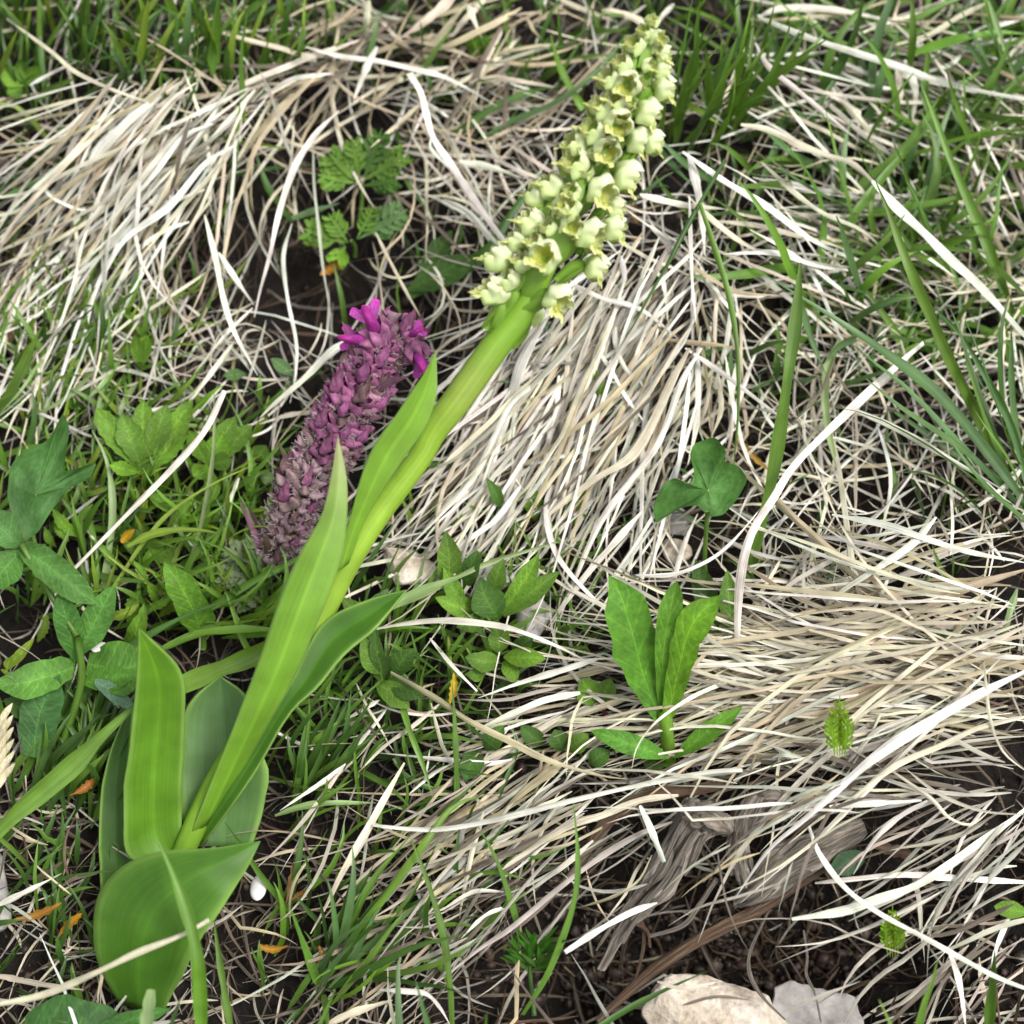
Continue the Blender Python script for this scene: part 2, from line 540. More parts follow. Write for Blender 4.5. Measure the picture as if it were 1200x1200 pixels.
def oval(base, tip, w, h, col, fold=.16, bend=0.0, belly=.5, n=14, m=7, tooth=0.0, tipcol=None):
    """an ovate leaf from its base to its tip (photo points), w px wide, h (base, tip) mm; bend px sideways"""
    b, t = np.asarray(base, float), np.asarray(tip, float)
    d = t - b
    ln = np.linalg.norm(d)
    d = d / ln
    s = np.array([-d[1], d[0]])
    u = np.linspace(0, 1, n)
    prof = np.sin(math.pi * np.clip(u, 0, 1) ** (math.log(.5) / math.log(belly))) ** .8 * w * .5
    prof[0] = w * .06
    prof[-1] = .4
    if tooth:
        prof = prof * (1 + tooth * np.where(np.arange(n) % 2, 1, -1))
    mid = b + np.outer(u * ln, d) + np.outer(np.sin(math.pi * u) * bend, s)
    arc = np.array([h[0] + (h[1] - h[0]) * x + (h[2] if len(h) > 2 else 0) * 4 * x * (1 - x) for x in np.linspace(0, 1, 6)])
    return leaf_lr(mid - s * prof[:, None], mid + s * prof[:, None], arc, col, fold, n=n, m=m, tipcol=tipcol)


def star_leaf(center, outline, h, hc, col, rings=5, cup=0.0):
    """a lobed leaf: closed outline of photo points round a centre; h mm at the rim (one or one each), hc at the centre"""
    O = np.asarray(outline, float)
    O = np.vstack([O, O[:1]])
    hh = np.broadcast_to(np.asarray(h, float), (len(outline),))
    hh = np.r_[hh, hh[0]]
    k = 4 * len(outline) + 1
    q = np.linspace(0, len(O) - 1, k)
    ox = np.interp(q, np.arange(len(O)), O[:, 0]); oy = np.interp(q, np.arange(len(O)), O[:, 1]); oh = np.interp(q, np.arange(len(O)), hh)
    # round the corners a little
    sm = lambda a: (np.r_[a[-2], a[:-1]] + 2 * a + np.r_[a[1:], a[1]]) / 4
    ox, oy, oh = sm(ox), sm(oy), sm(oh)
    V, C, U = [], [], []
    base = np.asarray(jit(PAL[col] if isinstance(col, str) else col, .06))
    ang = np.linspace(0, 2 * math.pi, k)
    for i in range(rings + 1):
        f = max(i / rings, .02)
        x, y = center[0] + (ox - center[0]) * f, center[1] + (oy - center[1]) * f
        z = hc + (oh - hc) * f ** 1.3 + cup * math.sin(math.pi * f)
        z = z + np.sin(ang * len(outline) / 2.0) * .35 * f
        V.append(at(x, y, z * .001)); C.append(np.tile(base * (1.12 - .15 * f), (k, 1)))
        U.append(np.column_stack([ang * 1.2, np.full(k, f)]))
    V, C, U = np.vstack(V), np.vstack(C), np.vstack(U)
    idx = np.arange((rings + 1) * k).reshape(rings + 1, k)
    F = np.stack([idx[:-1, :-1], idx[:-1, 1:], idx[1:, 1:], idx[1:, :-1]], -1).reshape(-1, 4)
    return V, F, C, U


def rock(px, py, rx, ry, rz, h, seed, mat, name, rough=.25, sub=4, ncut=13, surf=g_soil):
    """a broken stone: an icosphere cut by random planes, then roughened"""
    import bmesh
    bm = bmesh.new()
    bmesh.ops.create_icosphere(bm, subdivisions=sub, radius=1)
    rn = random.Random(seed)
    cuts = [(Vector((rn.gauss(0, 1), rn.gauss(0, 1), rn.gauss(0, 1))).normalized(), rn.uniform(.42, .8)) for _ in range(ncut)]
    off = Vector((seed * 3.1, seed * 1.7, 0))
    c = at(np.array(px), np.array(py), h * .001, surf)
    k = px_m(c)
    for v in bm.verts:
        p = v.co.copy()
        for d, e in cuts:
            q = p.dot(d)
            if q > e:
                p -= d * (q - e) * .985
        p *= 1 + rough * .35 * mnoise.noise(p * 1.8 + off) + rough * .16 * mnoise.noise(p * 5 + off) + rough * .08 * mnoise.noise(p * 13 + off)
        v.co = Vector((p.x * rx * k, p.y * ry * k, p.z * rz * k))
    me = bpy.data.meshes.new(name)
    bm.to_mesh(me)
    bm.free()
    me.materials.append(mat)
    for p in me.polygons:
        p.use_smooth = True
    o = link(name, me, None, c)
    o.rotation_euler = (R(20) + rn.uniform(-.2, .2), rn.uniform(-.2, .2), rn.uniform(-.5, .5))
    return o


# ---------------------------------------------------------------- ground
def axis(n, near, far):
    t = np.linspace(-1, 1, n)
    return near * t + (far - near) * np.sign(t) * np.abs(t) ** 9


gx, gy = np.meshgrid(axis(301, .22, 6.0), axis(301, .22, 6.0))
gz = g_soil(gx, gy)
fine = np.exp(-((gx / .3) ** 2 + (gy / .3) ** 2))
gz = gz + fine * np.array([mnoise.noise(Vector((x * 260, y * 260, 0))) * .0011 + mnoise.noise(Vector((x * 90, y * 90, 4))) * .0016 for x, y in zip(gx.ravel(), gy.ravel())]).reshape(gx.shape)
gi = np.arange(301 * 301).reshape(301, 301)
gF = np.stack([gi[:-1, :-1], gi[:-1, 1:], gi[1:, 1:], gi[1:, :-1]], -1).reshape(-1, 4)
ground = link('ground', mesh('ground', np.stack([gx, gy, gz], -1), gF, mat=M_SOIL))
tag(ground, 'dark brown humus soil of the bank under the grass', kind='structure')


# ================================================================ grass and straw
def emit(n, area, ang, spread, length, curl, width, pal, h0, h1, arc=(0, 3), k=9, across=3, arch=.12, taper=(.22, .08, .45), start='c', surf=g_ref, dense=1.0):
    """n blades: area (cx, cy, sx, sy) photo px; ang degrees clockwise from right; returns (C, W, NRM, arch, cols)"""
    n = max(1, int(n * dense))
    cx, cy, sx, sy = area
    if start == 'g':
        x0, y0 = RNG.normal(cx, sx, n), RNG.normal(cy, sy, n)
    else:
        x0, y0 = RNG.uniform(cx - sx, cx + sx, n), RNG.uniform(cy - sy, cy + sy, n)
    if callable(ang):
        a = ang(x0, y0) + RNG.normal(0, spread, n)
    else:
        a = ang + RNG.normal(0, spread, n)
    a = np.radians(a)
    L = RNG.uniform(length[0], length[1], n)
    cu = np.radians(RNG.normal(curl[0], curl[1], n)) / k
    X, Y = np.zeros((n, k)), np.zeros((n, k))
    X[:, 0], Y[:, 0] = x0, y0
    c2 = cu + np.radians(RNG.normal(0, 4, n))
    for j in range(1, k):
        a = a + np.where(j < k / 2, cu, c2) + np.radians(RNG.normal(0, 3.6, n)) + np.where(RNG.random(n) < .018, np.radians(RNG.uniform(-60, 60, n)), 0)
        X[:, j] = X[:, j - 1] + np.cos(a) * L / (k - 1)
        Y[:, j] = Y[:, j - 1] + np.sin(a) * L / (k - 1)
    t = np.linspace(0, 1, k)[None]
    ha, hb, hm = (RNG.uniform(*h0, n)[:, None], RNG.uniform(*h1, n)[:, None], RNG.uniform(*arc, n)[:, None])
    H = ha * (1 - t) + hb * t + hm * 4 * t * (1 - t)
    if arch < 0:
        H = H - 6 * (1 - t) ** 2               # living blades come up out of the soil
    else:
        H = np.maximum(H, .4 if h0[0] >= 0 else -4)
    C = at(X, Y, H * .001, surf)
    W = RNG.uniform(width[0], width[1], n) * .000172 * (1.0 if arch < 0 else .70)
    W = W[:, None] * width_profile(k, *taper)[None]
    roll = RNG.normal(0, .5, n)
    tdir = unit(C[:, -1] - C[:, 0])
    nr = np.repeat(GN[None], n, 0) + RNG.normal(0, .12, (n, 3))
    sd_ = unit(np.cross(nr, tdir))
    nr = nr * np.cos(roll)[:, None] + sd_ * np.sin(roll)[:, None]
    names = list(pal)
    cols = np.array([jit(PAL[names[i]], .16) for i in RNG.integers(0, len(names), n)])
    return C, W, nr, np.full(n, arch), cols, across, RNG.uniform(-.9, .9, n)


def split_blades(parent, em, mat, top=0, name='blade', rest='thatch'):
    """the highest blades of an emitter as parts of their own, the rest as one joined part"""
    C, W, nr, ar, cols, across, tw = em
    n = len(C)
    hgt = (C[..., 2] - g_ref(C[..., 0], C[..., 1])).mean(1) + W.max(1) * 3
    inside = np.abs(C[:, 4, 0]) < .11
    order = np.argsort(-(hgt + inside * .05))
    for i in order[:top]:
        s = slice(i, i + 1)
        put(name, ribbons(C[s], W[s], nr[s], ar[s], cols[s], across, tw[s]), mat, parent)
    o = order[top:]
    if len(o) and rest:
        return ribbons(C[o], W[o], nr[o], ar[o], cols[o], across, tw[o])
    return None


def tussock(name, label, base, emits, traces, mat=None, top=24, cat='grass', group=None, rest='thatch', **kw):
    mat = mat or M_STRAW
    b = at(np.array(float(base[0])), np.array(float(base[1])), 0.0)
    t = thing(name, label, cat, b, group)
    left = []
    for e in emits:
        r = split_blades(t, e, mat, top)
        if r is not None:
            left.append(r)
    for tr in traces:
        w, c, h, pts = tr[:4]
        opt = dict(kw)
        if len(tr) > 4:
            opt.update(tr[4])
        put('blade', blade(pts, w, c, h, **opt), mat, t)
    if left:
        o = put(rest, join(left), mat, t)
        o['kind'] = 'stuff'
    return t


# ---- the felt of old fragments that lies on the soil everywhere (nobody could count it)
def everywhere(n, length, width, pal, h, k=6, spread=180):
    return emit(n, (600, 600, 900, 850), 0, spread, length, (0, 50), width, pal, h, h, (0, 1.5), k=k, arch=.18, surf=g_soil)


litter = join([ribbons(*everywhere(4600, (20, 90), (1.5, 4.5), 'nbbkkkgkbk', (.3, 3.5))),
               ribbons(*everywhere(800, (60, 190), (2.5, 5.5), 'ngnbbn', (1, 5), k=8))])
o = put('plant_litter', litter, M_STRAW, origin=(0, 0, 0))
tag(o, 'felt of fine brown and grey dead grass bits on the soil', kind='stuff')

# fallen straw scattered loosely, denser where the photo shows it
loose = join([
    ribbons(*emit(196, (1050, 330, 230, 330), 0, 70, (60, 260), (0, 45), (3, 7), 'wwcgtcn', (3, 11), (2, 9), (0, 4))),
    ribbons(*emit(150, (1050, 480, 200, 160), 140, 60, (60, 200), (0, 60), (2.5, 6), 'wwcgcn', (3, 10), (2, 8), (0, 3))),
    ribbons(*emit(121, (150, 430, 200, 60), 150, 70, (40, 160), (0, 70), (2.5, 6), 'wcgpg', (2, 8), (2, 7), (0, 4))),
    ribbons(*emit(93, (300, 110, 320, 110), 170, 50, (60, 220), (0, 50), (3, 7), 'wctgtc', (3, 10), (2, 8), (0, 4))),
    ribbons(*emit(112, (560, 200, 140, 120), 20, 60, (50, 190), (0, 60), (2.5, 6), 'wcgtgp', (2, 9), (2, 8), (0, 4))),
    ribbons(*emit(39, (560, 870, 180, 70), 150, 40, (60, 220), (0, 40), (3, 7), 'wctgn', (2, 9), (2, 8), (0, 4))),
    ribbons(*emit(26, (1160, 1110, 120, 90), 140, 50, (60, 220), (0, 40), (3, 8), 'gpgnb', (0, 4), (0, 4), (0, 3), surf=g_soil)),
    ribbons(*emit(30, (520, 1100, 180, 110), 145, 40, (50, 200), (0, 40), (2.5, 6), 'tgnnb', (1, 6), (1, 5), (0, 3))),
    ribbons(*emit(51, (120, 1080, 140, 120), 150, 50, (40, 150), (0, 60), (2.5, 7), 'ngtbg', (1, 6), (1, 5), (0, 3))),
    ribbons(*emit(121, (600, -120, 800, 130), 170, 60, (60, 240), (0, 50), (3, 8), 'wctgtn', (3, 10), (2, 8), (0, 4))),
    ribbons(*emit(141, (1500, 600, 220, 700), 160, 60, (60, 240), (0, 50), (3, 8), 'wctgc', (3, 10), (2, 8), (0, 4))),
    ribbons(*emit(141, (-280, 600, 220, 700), 150, 60, (60, 240), (0, 50), (3, 8), 'wctgn', (3, 10), (2, 8), (0, 4))),
    ribbons(*emit(173, (450, 1040, 420, 160), 148, 35, (50, 180), (0, 40), (3, 6), 'gtnncg', (0, 4), (0, 4), (0, 3), surf=g_soil)),
    ribbons(*emit(107, (120, 1000, 180, 190), 150, 60, (40, 140), (0, 50), (3, 6), 'gtnnc', (0, 4), (0, 4), (0, 3), surf=g_soil)),
    ribbons(*emit(371, (600, 300, 680, 380), 130, 70, (50, 200), (0, 50), (3, 6), 'wcgtnc', (0, 6), (0, 6), (0, 3))),
])
o = put('loose_straw', loose, M_STRAW, origin=(0, 0, 0))
tag(o, 'pale dry straw strewn at all angles over the bank', kind='stuff')

# ---- dry tussocks
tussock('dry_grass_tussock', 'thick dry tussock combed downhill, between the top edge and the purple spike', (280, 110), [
    emit(38, (210, 140, 110, 55), 126, 13, (180, 340), (8, 14), (4, 8), 'wwcwgt', (10, 18), (4, 9), (2, 6)),
    emit(26, (110, 300, 90, 70), 120, 14, (130, 240), (4, 14), (4, 7), 'wwwcg', (6, 11), (3, 8), (0, 5)),
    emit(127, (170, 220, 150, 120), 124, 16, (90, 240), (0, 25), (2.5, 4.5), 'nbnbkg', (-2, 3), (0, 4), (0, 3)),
    emit(45, (215, 130, 95, 45), 128, 13, (120, 330), (6, 22), (4, 9), 'wcwgtgnc', (9, 22), (2, 8), (1, 7)),
    emit(37, (150, 230, 110, 90), 122, 14, (100, 260), (0, 22), (3, 8), 'wcggcnt', (3, 12), (2, 7), (0, 5)),
    emit(17, (100, 340, 100, 60), 118, 16, (70, 180), (0, 25), (3, 7), 'wcgwc', (4, 12), (2, 7), (0, 4)),
    emit(14, (280, 120, 70, 40), 105, 30, (100, 280), (0, 30), (3, 7), 'wctg', (6, 16), (2, 8), (0, 6)),
    emit(12, (60, 180, 70, 70), 145, 14, (80, 220), (-8, 20), (3, 7), 'wcgc', (4, 12), (2, 8), (0, 4)),
    emit(9, (330, 110, 60, 40), 165, 25, (80, 220), (-10, 25), (3, 8), 'wctt', (6, 14), (3, 9), (0, 5)),
], [
    (6, 'c', (16, 17, 15), [8, 22, 62, 62, 85, 82, 125, 102, 175, 120, 225, 132, 262, 137, 285, 160, 305, 174]),
    (6, 'c', (10, 14, 14), [0, 141, 50, 127, 100, 115, 132, 113]),
    (5, 'w', (12, 13), [35, 100, 60, 86, 92, 71]),
    (14, 'w', (20, 20, 16, 8), [174, 120, 140, 150, 112, 180, 97, 215, 88, 248]),
    (6, 'w', (19, 18, 14, 9), [190, 112, 150, 155, 115, 190, 105, 235]),
    (6, 'c', (19, 20, 15, 9), [230, 97, 200, 118, 165, 160, 150, 185, 130, 228]),
    (9, 'w', (20, 18, 12, 7), [225, 140, 190, 180, 150, 230, 110, 290, 85, 340, 60, 392]),
    (8, 'w', (20, 18, 12, 7), [250, 145, 215, 160, 180, 205, 140, 250, 105, 300, 92, 365]),
    (10, 'w', (22, 21, 15, 8), [274, 171, 240, 192, 200, 240, 150, 277, 130, 305, 110, 345, 98, 395, 76, 445]),
    (8, 'w', (14, 15, 12), [46, 212, 60, 230, 85, 243, 107, 247]),
    (6, 'w', (17, 16, 12), [240, 222, 205, 235, 170, 241, 142, 247]),
    (7, 'w', (15, 15, 10, 6), [222, 260, 190, 272, 160, 295, 140, 330, 105, 385]),
    (10, 'w', (16, 17, 14, 8), [240, 252, 252, 300, 262, 350, 275, 390, 302, 440]),
    (8, 'w', (16, 15, 10), [256, 296, 275, 325, 298, 358]),
    (10, 'w', (17, 21, 18, 9), [397, 130, 370, 157, 350, 187, 337, 217, 325, 258, 316, 300, 305, 340, 298, 372]),
    (11, 'w', (15, 16, 12), [388, 86, 345, 92, 320, 105, 298, 120]),
    (6, 'w', (13, 13, 8), [342, 262, 332, 300, 337, 350, 347, 400, 347, 435, 340, 472]),
    (5, 'g', (14, 14, 8), [367, 168, 368, 215, 373, 262, 378, 310, 386, 360, 390, 392]),
    (7, 'w', (10, 9, 6), [275, 400, 238, 450, 216, 480]),
    (5, 'w', (9, 9, 6), [296, 361, 262, 395, 224, 443]),
    (6, 'c', (8, 10, 7), [300, 353, 250, 380, 198, 403]),
    (7, 'g', (7, 8, 6), [80, 442, 110, 432, 150, 434, 200, 450, 230, 462]),
    (5, 'w', (6, 7, 6), [222, 345, 205, 378, 206, 412]),
    (6, 'c', (12, 11, 7), [192, 148, 176, 175, 150, 195, 140, 235]),
    (7, 'w', (14, 12, 7), [100, 130, 70, 158, 30, 185, 0, 200]),
    (9, 'w', (12, 10, 7), [45, 172, 25, 190, 0, 222]),
    (5, 'c', (10, 9, 7), [260, 150, 245, 190, 238, 205]),
    (4, 't', (12, 11, 8), [300, 172, 325, 190, 350, 200, 382, 205]),
    (7, 'w', (15, 13, 8), [160, 105, 150, 125, 140, 140]),
    (6, 'c', (13, 14, 10), [262, 140, 275, 158, 272, 175]),
], top=26)

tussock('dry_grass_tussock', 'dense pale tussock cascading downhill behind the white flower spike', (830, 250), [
    emit(44, (730, 370, 100, 90), 121, 12, (200, 360), (5, 12), (4, 9), 'wwcwgt', (9, 15), (5, 10), (1, 5)),
    emit(32, (600, 480, 45, 90), 121, 12, (150, 260), (5, 12), (4, 8), 'wwgcw', (7, 12), (3, 8), (0, 4)),
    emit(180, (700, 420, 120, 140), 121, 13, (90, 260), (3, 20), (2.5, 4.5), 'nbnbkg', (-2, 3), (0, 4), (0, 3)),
    emit(54, (700, 450, 110, 130), 121, 12, (140, 320), (3, 14), (3, 5), 'wwcw', (5, 12), (3, 9), (0, 5)),
    emit(60, (760, 330, 70, 70), 120, 10, (160, 380), (6, 16), (5, 10), 'wcwgtgnc', (9, 20), (3, 9), (1, 6)),
    emit(40, (690, 410, 90, 80), 122, 10, (120, 300), (4, 16), (4, 10), 'wcggwnt', (4, 12), (2, 8), (0, 5)),
    emit(29, (620, 450, 50, 90), 120, 9, (120, 280), (4, 14), (4, 9), 'wgngcp', (4, 11), (2, 7), (0, 5)),
    emit(21, (820, 380, 50, 80), 102, 14, (90, 240), (2, 16), (4, 9), 'wcwtc', (6, 14), (2, 8), (0, 5)),
    emit(18, (740, 560, 80, 70), 125, 14, (90, 230), (0, 20), (4, 9), 'wwcgw', (4, 12), (2, 7), (0, 4)),
    emit(18, (540, 590, 60, 60), 135, 12, (90, 220), (5, 20), (3, 7), 'wgpcg', (3, 9), (2, 6), (0, 4)),
    emit(15, (760, 290, 80, 50), 60, 40, (60, 200), (0, 40), (3, 7), 'wwcg', (8, 16), (4, 10), (0, 5)),
], [
    (10, 'w', (16, 17, 14, 8), [718, 350, 682, 390, 655, 422, 630, 447, 600, 472, 580, 510, 555, 560, 515, 605, 465, 655]),
    (16, 'w', (15, 15, 11, 6), [642, 372, 616, 415, 602, 455, 590, 500, 578, 540, 574, 592]),
    (12, 'g', (13, 12, 8), [628, 395, 606, 440, 588, 480, 560, 530, 538, 575]),
    (8, 'w', (15, 17, 14), [697, 404, 720, 440, 735, 467, 766, 509]),
    (7, 'w', (15, 16, 13), [720, 368, 722, 405, 735, 435, 752, 450, 759, 478]),
    (14, 'c', (20, 19, 15, 9), [808, 408, 787, 447, 765, 495, 740, 535, 700, 560, 650, 597, 618, 628]),
    (12, 'w', (18, 18, 14, 7), [822, 408, 800, 445, 780, 500, 765, 530, 740, 562, 710, 602, 690, 640, 668, 692, 640, 738]),
    (7, 'w', (18, 18, 12), [803, 408, 850, 440, 900, 478, 930, 500]),
    (7, 'w', (20, 18, 16), [808, 230, 810, 300, 812, 340, 816, 380]),
    (10, 'w', (15, 14, 10), [818, 420, 818, 470, 815, 505, 806, 545]),
    (8, 'c', (14, 13, 9), [842, 440, 845, 480, 834, 512]),
    (7, 'c', (13, 12, 9), [833, 440, 826, 480, 810, 520]),
    (8, 'w', (18, 18, 15), [672, 333, 707, 350, 750, 362, 795, 397]),
    (8, 'w', (16, 15, 12), [728, 300, 731, 330, 714, 355]),
    (8, 'w', (15, 14, 11), [748, 312, 775, 325, 783, 378]),
    (9, 'w', (13, 12, 8), [752, 455, 742, 500, 725, 545, 700, 590]),
    (10, 'c', (14, 13, 9), [792, 430, 776, 470, 756, 520, 735, 550]),
    (6, 'w', (10, 9, 6), [690, 470, 662, 520, 642, 560, 630, 602]),
    (6, 'w', (11, 10, 7), [694, 480, 678, 512, 650, 545, 628, 568]),
    (12, 'w', (8, 12, 13, 8), [657, 560, 643, 580, 641, 605, 648, 640, 668, 672, 712, 718]),
    (4, 'w', (9, 12, 9), [645, 625, 652, 660, 672, 692, 708, 722]),
    (10, 'w', (14, 14, 11, 6), [752, 600, 715, 642, 690, 670, 662, 708, 643, 738]),
    (11, 'c', (13, 12, 9), [770, 500, 755, 545, 728, 580, 692, 625]),
    (9, 'w', (12, 10, 6), [610, 570, 580, 610, 540, 640, 500, 690]),
    (7, 'w', (9, 8, 5), [560, 560, 530, 600, 505, 640, 480, 690]),
    (7, 'c', (9, 8, 5), [600, 560, 560, 585, 515, 640, 450, 700]),
    (6, 'w', (10, 9, 6), [700, 560, 650, 590, 590, 620, 545, 680]),
    (8, 't', (15, 15, 12), [782, 398, 815, 402, 848, 405, 862, 408]),
    (8, 'w', (13, 12, 8), [655, 440, 652, 480, 640, 530, 634, 580]),
    (6, 'w', (14, 13, 9), [672, 430, 662, 465, 648, 505]),
    (8, 'w', (11, 10, 7), [880, 430, 862, 480, 850, 520]),
], top=26)

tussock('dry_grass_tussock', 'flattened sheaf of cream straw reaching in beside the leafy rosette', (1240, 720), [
    emit(46, (1130, 740, 90, 50), 172, 13, (240, 420), (-4, 12), (4, 9), 'ctcwct', (13, 22), (8, 14), (0, 5)),
    emit(34, (1060, 830, 150, 40), 186, 12, (180, 360), (0, 12), (4, 8), 'wgcgw', (10, 17), (7, 12), (0, 4)),
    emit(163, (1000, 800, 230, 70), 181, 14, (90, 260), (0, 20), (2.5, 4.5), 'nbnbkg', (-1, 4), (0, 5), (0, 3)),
    emit(71, (1020, 790, 190, 60), 183, 12, (160, 360), (0, 16), (3, 5), 'cwcw', (8, 18), (5, 12), (0, 5)),
    emit(77, (1120, 780, 130, 55), 178, 17, (180, 420), (4, 24), (4, 10), 'ctccwgtn', (7, 20), (4, 12), (0, 5)),
    emit(36, (990, 800, 120, 45), 176, 18, (140, 330), (-6, 26), (4, 10), 'cctngc', (4, 13), (3, 9), (0, 5)),
    emit(33, (1080, 870, 150, 35), 186, 12, (140, 340), (-4, 16), (4, 9), 'ggngcnt', (5, 14), (3, 9), (0, 4)),
    emit(27, (960, 870, 120, 40), 180, 12, (100, 260), (-4, 20), (4, 8), 'ggngc', (4, 12), (3, 8), (0, 4)),
    emit(27, (760, 830, 110, 35), 168, 10, (100, 260), (-4, 16), (4, 9), 'wctgc', (4, 11), (2, 7), (0, 4)),
    emit(21, (1100, 660, 120, 40), 170, 16, (110, 300), (0, 18), (4, 9), 'wwcgt', (6, 14), (3, 10), (0, 4)),
    emit(15, (980, 640, 90, 40), 135, 25, (70, 180), (0, 30), (3, 6), 'wcg', (4, 11), (2, 8), (0, 4)),
], [
    (11, 'w', (18, 18, 16), [975, 603, 1037, 615, 1087, 632, 1137, 647, 1205, 660]),
    (11, 'w', (17, 18, 13), [1097, 606, 1072, 635, 1025, 668, 988, 692, 962, 717]),
    (7, 'c', (16, 22, 24, 20), [895, 731, 962, 717, 1025, 714, 1075, 735, 1112, 752, 1152, 774]),
    (7, 'c', (18, 20, 20), [948, 738, 1000, 752, 1060, 772, 1110, 785, 1205, 792]),
    (15, 'c', (15, 17, 16), [893, 752, 950, 760, 1000, 777, 1055, 800, 1105, 815]),
    (11, 'p', (13, 14, 13), [940, 790, 980, 808, 1010, 816, 1050, 815]),
    (15, 'w', (22, 24, 24, 22, 14), [1205, 785, 1150, 812, 1100, 840, 1050, 870, 1012, 898, 975, 932, 937, 965, 900, 997, 863, 1050]),
    (9, 'c', (20, 22, 21, 16), [1205, 839, 1150, 852, 1100, 875, 1050, 897, 1000, 935, 960, 960, 925, 988]),
    (9, 'w', (18, 17, 12), [1075, 838, 1030, 855, 1005, 880, 985, 905]),
    (5, 'c', (14, 15, 9), [1168, 690, 1155, 730, 1153, 768]),
    (10, 'P', (15, 15, 9), [1192, 690, 1180, 730, 1170, 768]),
    (5, 'c', (18, 17, 12), [1180, 688, 1120, 745, 1080, 790, 1040, 832]),
    (5, 'c', (24, 22, 14), [1153, 775, 1160, 840, 1175, 880, 1205, 906]),
    (8, 't', (12, 12, 9), [1100, 790, 1075, 815, 1045, 825, 1010, 838]),
    (12, 't', (15, 14, 10), [1200, 668, 1130, 690, 1080, 715, 1000, 735, 930, 745]),
    (12, 'c', (14, 13, 10), [1190, 672, 1120, 690, 1040, 700, 980, 722]),
    (10, 'w', (15, 14, 10), [700, 772, 660, 785, 610, 800, 560, 818]),
    (13, 't', (9, 9, 7), [730, 775, 680, 790, 640, 800]),
    (11, 'w', (11, 11, 8), [680, 812, 640, 820, 610, 832, 545, 862]),
    (10, 't', (9, 8, 6), [745, 815, 700, 830, 650, 848, 600, 860]),
    (14, 'c', (10, 10, 8), [940, 772, 900, 778, 870, 782, 820, 778]),
    (12, 't', (11, 10, 8), [950, 785, 900, 790, 850, 792, 800, 800]),
    (10, 'w', (11, 10, 8), [900, 800, 860, 800, 800, 808]),
    (6, 'g', (9, 8, 6), [1000, 850, 950, 850, 900, 845, 840, 835]),
    (9, 'w', (18, 17, 14), [935, 888, 920, 884, 905, 888]),
], top=26)

tussock('dry_grass_tussock', 'greyish straw tuft hanging into the dark hollow beside the root slab', (1230, 950), [
    emit(13, (945, 930, 90, 25), 158, 18, (110, 230), (-10, 16), (4, 7), 'gcgwtn', (20, 24), (16, 21), (0, 3)),
    emit(5, (880, 1000, 60, 40), 135, 25, (60, 140), (0, 25), (3, 6), 'gtng', (18, 21), (8, 16), (0, 3)),
    emit(18, (1170, 950, 70, 30), 150, 16, (120, 280), (-8, 16), (4, 9), 'ggnpgw', (8, 16), (6, 12), (0, 4)),
    emit(18, (1150, 1060, 80, 50), 148, 18, (90, 240), (-6, 18), (4, 9), 'ggnpgw', (4, 12), (3, 9), (0, 4)),
    emit(24, (1100, 915, 110, 22), 190, 12, (110, 250), (-4, 18), (4, 8), 'ggngc', (10, 16), (8, 14), (0, 4)),
], [
    (13, 'w', (12, 13, 13, 14), [1205, 945, 1187, 960, 1125, 1005, 1075, 1037, 1025, 1055, 987, 1068, 928, 1077], dict(tip=.4, full=.85)),
    (10, 'w', (10, 12, 12), [1205, 1034, 1120, 1029, 1060, 1025, 1000, 1030, 955, 1035], dict(tip=.4, full=.8)),
    (7, 'g', (14, 13, 8), [1177, 965, 1140, 1010, 1100, 1060, 1076, 1100]),
    (7, 'g', (13, 11, 7), [1205, 985, 1160, 1030, 1118, 1082]),
    (6, 'g', (13, 11, 7), [1150, 985, 1120, 1030, 1085, 1090]),
    (8, 'w', (17, 16, 12), [1087, 938, 1050, 960, 1020, 990, 1000, 1025]),
    (6, 'c', (17, 18, 17), [1040, 900, 1090, 935, 1112, 958, 1138, 966, 1162, 948]),
    (8, 'g', (17, 17, 15), [1060, 900, 1100, 930, 1150, 950, 1205, 955]),
    (8, 'w', (9, 9, 7), [1185, 1070, 1168, 1110, 1160, 1145]),
    (6, 'g', (11, 10, 8), [1205, 1035, 1170, 1050, 1130, 1072, 1090, 1100]),
    (7, 'p', (9, 9, 7), [1130, 1020, 1100, 1070, 1080, 1110]),
    (9, 'w', (18, 18, 16), [972, 945, 1020, 942, 1080, 938], dict(tip=.3)),
], top=16)

